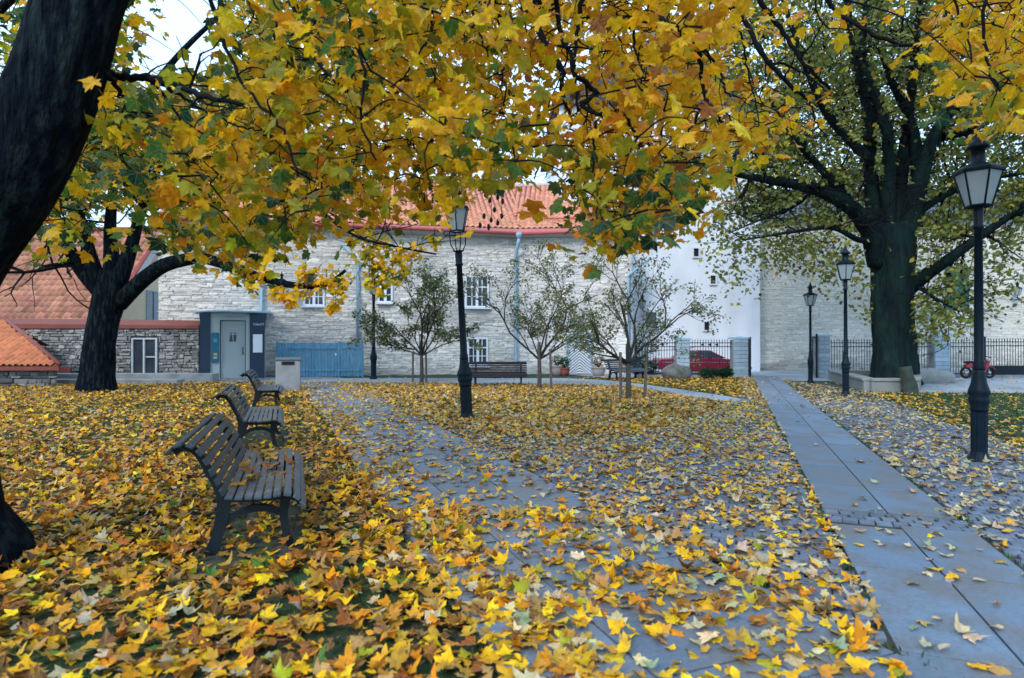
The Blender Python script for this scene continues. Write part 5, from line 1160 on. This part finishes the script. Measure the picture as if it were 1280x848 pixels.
tw3.build('twig', M['twig'], lt); q = np.vstack([q, ex]+sp_)
LP3 = np.concatenate(LIMB3); lx, ly = proj(LP3); lr = np.array(LIMB3R)/LP3[:, 1]*FPX; qx, qy = proj(q); cover = np.zeros(len(q), bool)
for a, b, r_ in zip(lx, ly, lr): cover |= (np.hypot(qx-a, qy-b) < r_*1.05+1.5)
cover &= (q[:, 1] < Y3+.6); q = q[~cover | (RNG.random(len(q)) < .006)]      # limbs and trunk stay bare
crown_leaves(lt, q, (.1, .18), ({'moss': 6, 'olive': 2, 'sage': 1.5, 'straw': .5}, {'moss': 5, 'straw': 1.7, 'olive': 1.5}), OVAL, M['leaf_far'], cn=.6)

# ------------------------------------------------------------------ three young staked trees
def sapling(px, Y, h0, H_, spread, seed, nleaf, label, limbs, stakes, tilt=0):
    s = thing('young_tree', label, 'tree', (PX(px, Y), Y, 0), 0, 'young staked trees on the lawn'); rnd = random.Random(seed)
    mb = MB(); p, r = limb(mb, [(0, 0, -.05), (.01, 0, h0*.5), (tilt*.4, 0, h0), (tilt, .05, h0+.5)], .075, .05, 10, 14, rough=.04); mb.build('trunk', M['sapbark'], s, smooth=True)
    tw = MB(); tips = []
    for (dx, dz, L, r0) in limbs:
        branch_tree(tw, (tilt*.4, 0, h0-.05), (dx, rnd.uniform(-.5, .5), dz), L, r0, 3, tips, rnd, up=.1, wig=.3, kids=(3, 4), ang=(.3, .9), shrink=(.5, .72), n=5, rmin=.004)
    tw.build('branch', M['saptwig'], s); T = np.array([t[0] for t in tips])
    q = T[RNG.integers(0, len(T), nleaf)]+RNG.normal(0, .07, (nleaf, 3)); q = q[q[:, 2] > h0-.25]
    crown_leaves(s, q, ((.065, .11) if seed == 1 else (.05, .09)), ({'sage': 4, 'green': 1.5, 'olive': 3, 'dark': 2}, {'olive': 2, 'sage': 3.5, 'moss': 1.5, 'brown': .1}), OVAL, M['leaf_far'], cn=1.2)
    return s
sapling(527, 22.4, 1.05, 4.6, 2, 1, 6200, 'leafy young staked tree left of the leaning lamp post', [(-.15, 1, 1.9, .05), (.25, 1, 1.9, .045), (-.8, .8, 1.6, .04), (.8, .7, 1.6, .04), (-1, .35, 1.5, .03), (1, .4, 1.3, .03), (-.5, 1, 1.6, .03)], 2)
sapling(674, 19.3, 1.0, 4.2, 2, 2, 5600, 'sparse young staked tree right of the brown bench', [(.6, .9, 2.2, .05), (-1.1, .75, 2.2, .04), (1.1, .8, 1.9, .03), (.15, 1, 1.8, .035), (1, .7, 1.5, .03), (-.4, .9, 1.2, .03)], 1)
sapling(785, 15.8, .95, 3.9, 2, 3, 2900, 'thinly leaved young tree tied between two stakes', [(-.8, .75, 1.7, .045), (.35, 1, 1.8, .045), (.75, .9, 1.7, .04), (-.2, 1, 1.7, .04), (1.2, .35, 1.2, .022)], 2)
M['stakewood'] = pm('grey_stake_wood', (.11, .09, .08), .9, .25, 8, bump=.4, bscale=30, stretch=(3, 3, .5))
for px, Y, h, lab in ((516, 22.2, 1.15, 'wooden stake left of the leafy young tree'), (533, 22.5, 1.15, 'wooden stake close to the right of the leafy young tree'), (689, 19.2, 1.3, 'wooden stake beside the sparse young tree'), (776, 15.6, 1.25, 'left wooden stake of the thin tree tied between two stakes'), (806, 15.9, 1.3, 'right wooden stake of the thin tree tied between two stakes')):
    o = MB().lathe([(.035, -.1), (.04, .1), (.036, h-.02), (.02, h)], 9).build('tree_stake', M['stakewood'], None, smooth=False); o.location = (PX(px, Y), Y, 0); o.rotation_euler = (random.uniform(-.03, .03), random.uniform(-.03, .03), 0); tag(o, lab, 'stake', 'stakes of the young trees')
o = MB().tube([(PX(776, 15.65), 15.65, 1.12), (PX(785, 15.8)-.06, 15.7, 1.0), (PX(785, 15.8)+.06, 15.72, 1.0), (PX(806, 15.9), 15.85, 1.14)], .025, 6).build('tie_strap', M['rubber'], None); tag(o, 'dark strap tying the thin tree between its two stakes', 'strap')
o = MB().tube([(PX(676, 19.3), 19.2, 1.08), (PX(689, 19.2), 19.2, 1.12)], .022, 6).build('tie_strap', M['rubber'], None); tag(o, 'dark strap tying the sparse tree to its single stake', 'strap')

# ------------------------------------------------------------------ shrubs, potted plants
def shrub(x, y, z, rx, rz, n, label, name='shrub', wts=None, cat='shrub', parent=None):
    s = parent or thing(name, label, cat, (x, y, z)); b = MB()
    for k in range(9):
        a = random.uniform(0, 6.28); b.tube([(0, 0, 0), (rx*.5*math.cos(a), rx*.4*math.sin(a), rz*.8), (rx*.8*math.cos(a), rx*.7*math.sin(a), rz*1.4)], [.015, .01, .004], 4)
    b.build('stem', M['twig'], s)
    d = RNG.normal(0, 1, (n, 3)); d /= np.linalg.norm(d, axis=1)[:, None]; rr = RNG.uniform(.45, 1.05, n)[:, None]
    q = d*rr*np.array([rx, rx*.8, rz])+np.array([0, 0, rz]); q[:, 2] = np.abs(q[:, 2])
    w_ = wts or {'dark': 4, 'green': 1.5}; cols = pick(n, w_)[1]*.8
    o = bpy.data.objects.new('foliage', merged_mesh('foliage', OVAL, RNG.integers(0, 3, n), q, hang_frames(n, (-1, .6), .8), RNG.uniform(.05, .09, n), cols, M['leaf_far'])); link(o, s); o['kind'] = 'stuff'; return s
shrub(PX(885, 24.8), 24.8, 0, .42, .24, 900, 'left of two clipped dark green shrubs below the red car')
shrub(PX(906, 24.9), 24.9, 0, .36, .23, 800, 'right of two clipped dark green shrubs below the red car')
shrub(PX(812, 26.3), 26.3, 0, .42, .38, 900, 'dark green shrub behind the fence at the rear of the red car')
shrub(PX(797, 26.4), 26.4, 0, .3, .5, 700, 'taller dark shrub at the fence post behind the grey bench')
for px, y, r, h, mk, lab in POTS:
    s = thing('flower_pot', lab, 'flower pot', (PX(px, y), y, 0)); MB().lathe([(r*.7, 0), (r*.95, h*.6), (r, h*.9), (r*1.06, h*.92), (r*1.06, h), (r*.9, h), (r*.85, h*.92)], 18).build('pot', M[mk], s, smooth=True)
    pl_ = thing('potted_plant', lab.replace(' flower pot with', ' pot holds this').replace('pot with plant', 'pot holds this plant')[:80], 'plant', (PX(px, y), y, h*.93))
    shrub(0, 0, 0, r*1.1, .26, 260, '', parent=pl_, wts={'rust': 1.5, 'brown': 1, 'green': 1} if px > 740 else {'green': 3, 'dark': 2})
# ================================================================== fallen leaves and grass
def zone(x, y):
    """0 left lawn, 1 slab walk, 2 cobbles, 3 slab path, 4 right verge, 5 right lawn, 6 middle lawn, 7 far paths, 8 elsewhere"""
    x = np.asarray(x); y = np.asarray(y); z = np.full(x.shape, 8); xa = XA(y); xb = XB(y)
    z[x < xb] = 0; z[(x >= xb) & (x < xb+WB)] = 1; z[(x >= xb+WB) & (x < xa)] = 2; z[(x >= xa) & (x < xa+WA)] = 3; z[(x >= xa+WA) & (x < xa+WA+WR)] = 4; z[x >= xa+WA+WR] = 5
    z[inside(LAWN_MID, x, y)] = 6; z[inside(LAWN_BACK, x, y)] = 8; z[(y > 17.9) & (x > 10.6)] = 7; z[(y > 22.3) & (x < 3)] = 7; z[inside(path_c, x, y)] = 7; return z
DENS = np.array([265, 52, 150, 9, 105, 130, 280, 4, 60])
N = 300000; y = np.sqrt(RNG.uniform(2.0**2, 25.3**2, N)); x = RNG.uniform(-1, 1, N)*(.87*y+.5); area = .87*(25.3**2-4)+.5*2*23
z = zone(x, y); g = fnoise(x, y, 1.3, 2); g2 = fnoise(x, y, .45, 5); g3 = fnoise(x, y, 4.1, 8)
d = DENS[z]*np.clip(1+.5*g+.35*g3, np.where(z == 0, np.where(y < 6, .75, .5), .15), 2)
mx_, my_ = 0.6, 15.5
for sc_, add in ((1.18, 80), (1.42, 45)):
    k = inside([(mx_+(a-mx_)*sc_, my_+(b-my_)*sc_) for a, b in LAWN_MID], x, y) & np.isin(z, [1, 2]); d = np.where(k, d+add*(1 if sc_ < 1.3 else np.clip(1+.6*g, .2, 2))*np.where(z == 1, .35, 1), d)
d = np.where((z == 1) & (y < 5.4), 195*np.clip(1+.75*g+.5*g3, .15, 2), d)
near = np.clip((6.2-y)/3, 0, 1); d = np.where(z == 2, d*(1+1.0*near), d)
d = np.where((z == 3), np.where((y > 5.0) & (y < 5.45), 24, d*np.where(y < 5, 1.9, .45)), d)
d = np.where((z == 0) & (y > 9), d*np.clip(.55+.4*g2, .25, .95), d)
d = np.where((z == 6) & (y > 13), d*np.clip(.7+.45*fnoise(x, y, .8, 3), .3, 1), d)
d = np.where((z == 0) & (y < 7), d*1.3, d)
d = np.where((z == 5), 70*np.exp(-(x-(XA(y)+WA+WR))/1.1)+12, d)
d = np.where(z == 1, d*np.where((x < XB(y)+.45) & (y < 14), 2.6, 1), d)
for bx, by in ((-2.1, 4.95), (-3.75, 9.0)):     # thinner under the benches
    u = (x-bx)*.94+(y-by)*.34; v = -(x-bx)*.34+(y-by)*.94; d = np.where((np.abs(u) < .4) & (np.abs(v) < 1.0), d*.3, d)
base_d = N/area; m = RNG.random(N) < d/base_d; x, y, z = x[m], y[m], z[m]; n = len(x)
zone_w = [{'gold': 3.2, 'orange': 2.4, 'yellow': .9, 'ochre': 3.2, 'rust': 1.7, 'brown': 1.7, 'cream': .55, 'green': .4, 'lime': .5, 'tan': 1.9, 'pale': .35}, {'gold': 3, 'yellow': 1.0, 'orange': 1.6, 'ochre': 2.4, 'tan': 1.6, 'cream': 1.6, 'rust': .8, 'mint': .4, 'lime': .5, 'brown': .3},
          {'cream': 2.8, 'gold': 2, 'yellow': 1.2, 'ochre': 1.8, 'tan': 1.8, 'pale': 2, 'orange': .9, 'rust': .5, 'mint': .5, 'lime': .3}, {'cream': 3, 'gold': 1.2, 'pale': 2.5, 'mint': 1, 'tan': 1.6}, {'cream': 3, 'pale': 3, 'tan': 2, 'gold': .8, 'mint': .4, 'brown': .4},
          {'gold': 2, 'orange': 1.5, 'tan': 2, 'yellow': 1, 'rust': .7, 'cream': 1}, {'gold': 2.2, 'orange': 2.8, 'ochre': 2, 'tan': 3.2, 'yellow': 1.2, 'rust': .8, 'cream': 3, 'pale': 1, 'brown': .3, 'mint': .5, 'lime': .4}, {'cream': 1, 'gold': 1, 'orange': .6}, {'orange': 2.5, 'gold': 2, 'tan': 1.5, 'rust': 1, 'yellow': 1}]
names = np.empty(n, object); cols = np.zeros((n, 3))
for k in range(9):
    mk = z == k
    if mk.sum(): names[mk], cols[mk] = pick(int(mk.sum()), zone_w[k])
dense = np.isin(z, [0, 6, 8]) | ((y < 5) & np.isin(z, [1, 2]))
h = np.where(dense, np.abs(RNG.normal(0, .018, n))+.016, .03)+np.where(np.isin(z, [1, 3]), .022, .014)
tilt = np.where(dense, .3, .16); nn = np.c_[RNG.normal(0, 1, n)*tilt, RNG.normal(0, 1, n)*tilt, np.ones(n)]; nn /= np.linalg.norm(nn, axis=1)[:, None]
a = RNG.uniform(0, 2*np.pi, n); t = np.c_[np.cos(a), np.sin(a), np.zeros(n)]; t -= nn*np.sum(t*nn, 1)[:, None]; R = frames(t, nn)
s = RNG.uniform(.04, .096, n)*(1+.25*(RNG.random(n) < .06))*np.where(np.isin(z, [2, 3, 4]), .9, 1); pos = np.c_[x, y, h]
px, py = proj(pos); edge = (px < 12) | (px > 1268) | (py > 838)
score = s/y-edge*9; order = np.argsort(-score); lone = order[:300]; rest = order[300:]; hi = rest[y[rest] < 8]; lo = rest[y[rest] >= 8]
ms = single_meshes('fallen_leaf', FALL, M['fall_obj'], True)
word = {'gold': 'golden', 'orange': 'orange', 'yellow': 'bright yellow', 'rust': 'rust-brown', 'brown': 'dark brown', 'cream': 'pale cream', 'pale': 'dull beige', 'green': 'green', 'lime': 'yellow-green', 'tan': 'tan', 'ochre': 'ochre', 'mint': 'pale green', 'olive': 'olive', 'dark': 'dark green'}
form = ['cupped', 'domed', 'deeply cupped', 'arched', 'twisted', 'wavy', 'tip-raised', 'folded-up']
where_ = ['on the lawn by the benches', 'on the wide slab walk', 'on the small cobbles', 'on the straight slab path', 'on the cobbled verge', 'on the grass verge', 'on the middle lawn', 'on the far path', 'on the grass']
for i in lone:
    k = int(RNG.integers(0, 8)); o = place_single('fallen_leaf', ms[k], pos[i], R[i], s[i], cols[i])
    lab = f'{"small" if s[i] < .086 else "large"} {form[k]} {word[names[i]]} maple leaf {where_[z[i]]}, tip pointing {("right", "away", "left", "forward")[int(((math.atan2(R[i][1, 1], R[i][0, 1])+math.pi/4) % (2*math.pi))//(math.pi/2))]}'; tag(o, lab, 'leaf', lab.replace('maple leaf', 'maple leaves'))
for nm_, ix, var, mt_ in (('fallen_leaves', hi, FALL2+OVL, M['fall_geo']), ('distant_fallen_leaves', lo, FALL_LO, M['fall_geo'])):
    o = bpy.data.objects.new(nm_, merged_mesh(nm_, var, np.where(RNG.random(len(ix)) < .12, RNG.integers(max(0, len(var)-3), len(var), len(ix)), RNG.integers(0, len(var)-(3 if nm_[0] == 'f' else 0), len(ix))), pos[ix], R[ix], s[ix]*(1 if nm_[0] == 'f' else 1.08), cols[ix], mt_, lco=True)); link(o)
    tag(o, 'thick scatter of yellow and brown maple leaves on the '+('near lawn and paving' if nm_[0] == 'f' else 'far lawns and paths'), 'fallen leaves', kind='stuff')
# leaves lying on the nearest bench seat and behind its slats
c_, s_ = math.cos(rzb), math.sin(rzb)
seatl = [(.2, -.1, 'rust'), (.3, .2, 'gold'), (.42, .05, 'brown'), (.16, .45, 'gold'), (.28, .55, 'yellow'), (.45, -.25, 'brown'), (.22, -.42, 'tan'), (.34, -.05, 'rust'), (.15, .15, 'orange'), (.3, .75, 'gold'), (.4, .35, 'tan'), (.25, .9, 'gold'), (.18, -.6, 'orange'), (.37, .6, 'ochre'), (.24, -.25, 'gold'), (.5, .15, 'rust'), (.12, .3, 'gold'), (.47, .7, 'ochre')]
for k, (u, v, cn) in enumerate(seatl):
    b = B1.location; p0 = (b[0]+c_*u-s_*v, b[1]+s_*u+c_*v, .452); Rr = fall_frames(1, .15)[0]; nm_, cc = pick(1, {cn: 1})
    o = place_single('fallen_leaf', ms[k % 8], p0, Rr, .1, cc[0]); lab = f'{word[cn]} maple leaf lying on the seat of the nearest bench'; tag(o, lab, 'leaf', lab.replace('maple leaf', 'maple leaves'))
# grass blades on the lawns
N = 60000; y = np.sqrt(RNG.uniform(2.1**2, 25.2**2, N)); x = RNG.uniform(-1, 1, N)*(.87*y+.3); z = zone(x, y); g = fnoise(x, y, 1.3, 2)+.5*fnoise(x, y, 3.3, 7)
pr = np.where(z == 0, .55-.35*g, np.where(z == 6, .35-.3*g+(y > 14)*.25, np.where(np.isin(z, [5, 8]), .9, 0)))
m = RNG.random(N) < pr; x, y = x[m], y[m]; n = len(x)
bl = [(np.array([(-.5, 0, 0), (.5, 0, 0), (k*.6, .1, .7), (k*2.2, .2, 1.0)]), np.array([(0, 1, 2), (0, 2, 3)][:2])) for k in (-1, .3, 1.2)]
pos = np.repeat(np.c_[x, y, np.zeros(n)], 2, 0)+np.c_[RNG.normal(0, .02, (2*n, 2)), np.zeros(2*n)]; 
ed = []      # tufts in the joints along the path edges
for k in range(2600):
    Y = RNG.uniform(2.3, 15); side = RNG.integers(0, 4); X = [float(XA(Y))-.03, float(XA(Y))+WA+.03, float(XB(Y))-.04, float(XB(Y))+WB+.02][side]
    if fnoise(X*3, Y*3, 1, side) > .05: ed.append((X+RNG.normal(0, .018), Y, .01))
pos = np.vstack([pos, np.array(ed)]); n2 = len(pos); hh = RNG.uniform(.035, .075, n2)*(1+.0*n2)
gc = np.array([(.045, .12, .035)])*np.exp(RNG.normal(0, .3, n2))[:, None]*(1+RNG.normal(0, .1, (n2, 3)))
gw2 = .006+.0006*pos[:, 1]
o = bpy.data.objects.new('grass', merged_mesh('grass', bl, RNG.integers(0, 3, n2), pos, rotz_arr(RNG.uniform(0, 6.28, n2)), np.c_[gw2, gw2*3, hh], np.clip(gc, .01, .5), M['leaf_far'])); link(o)
tag(o, 'short green grass showing between the fallen leaves on the lawns', 'grass', kind='stuff')
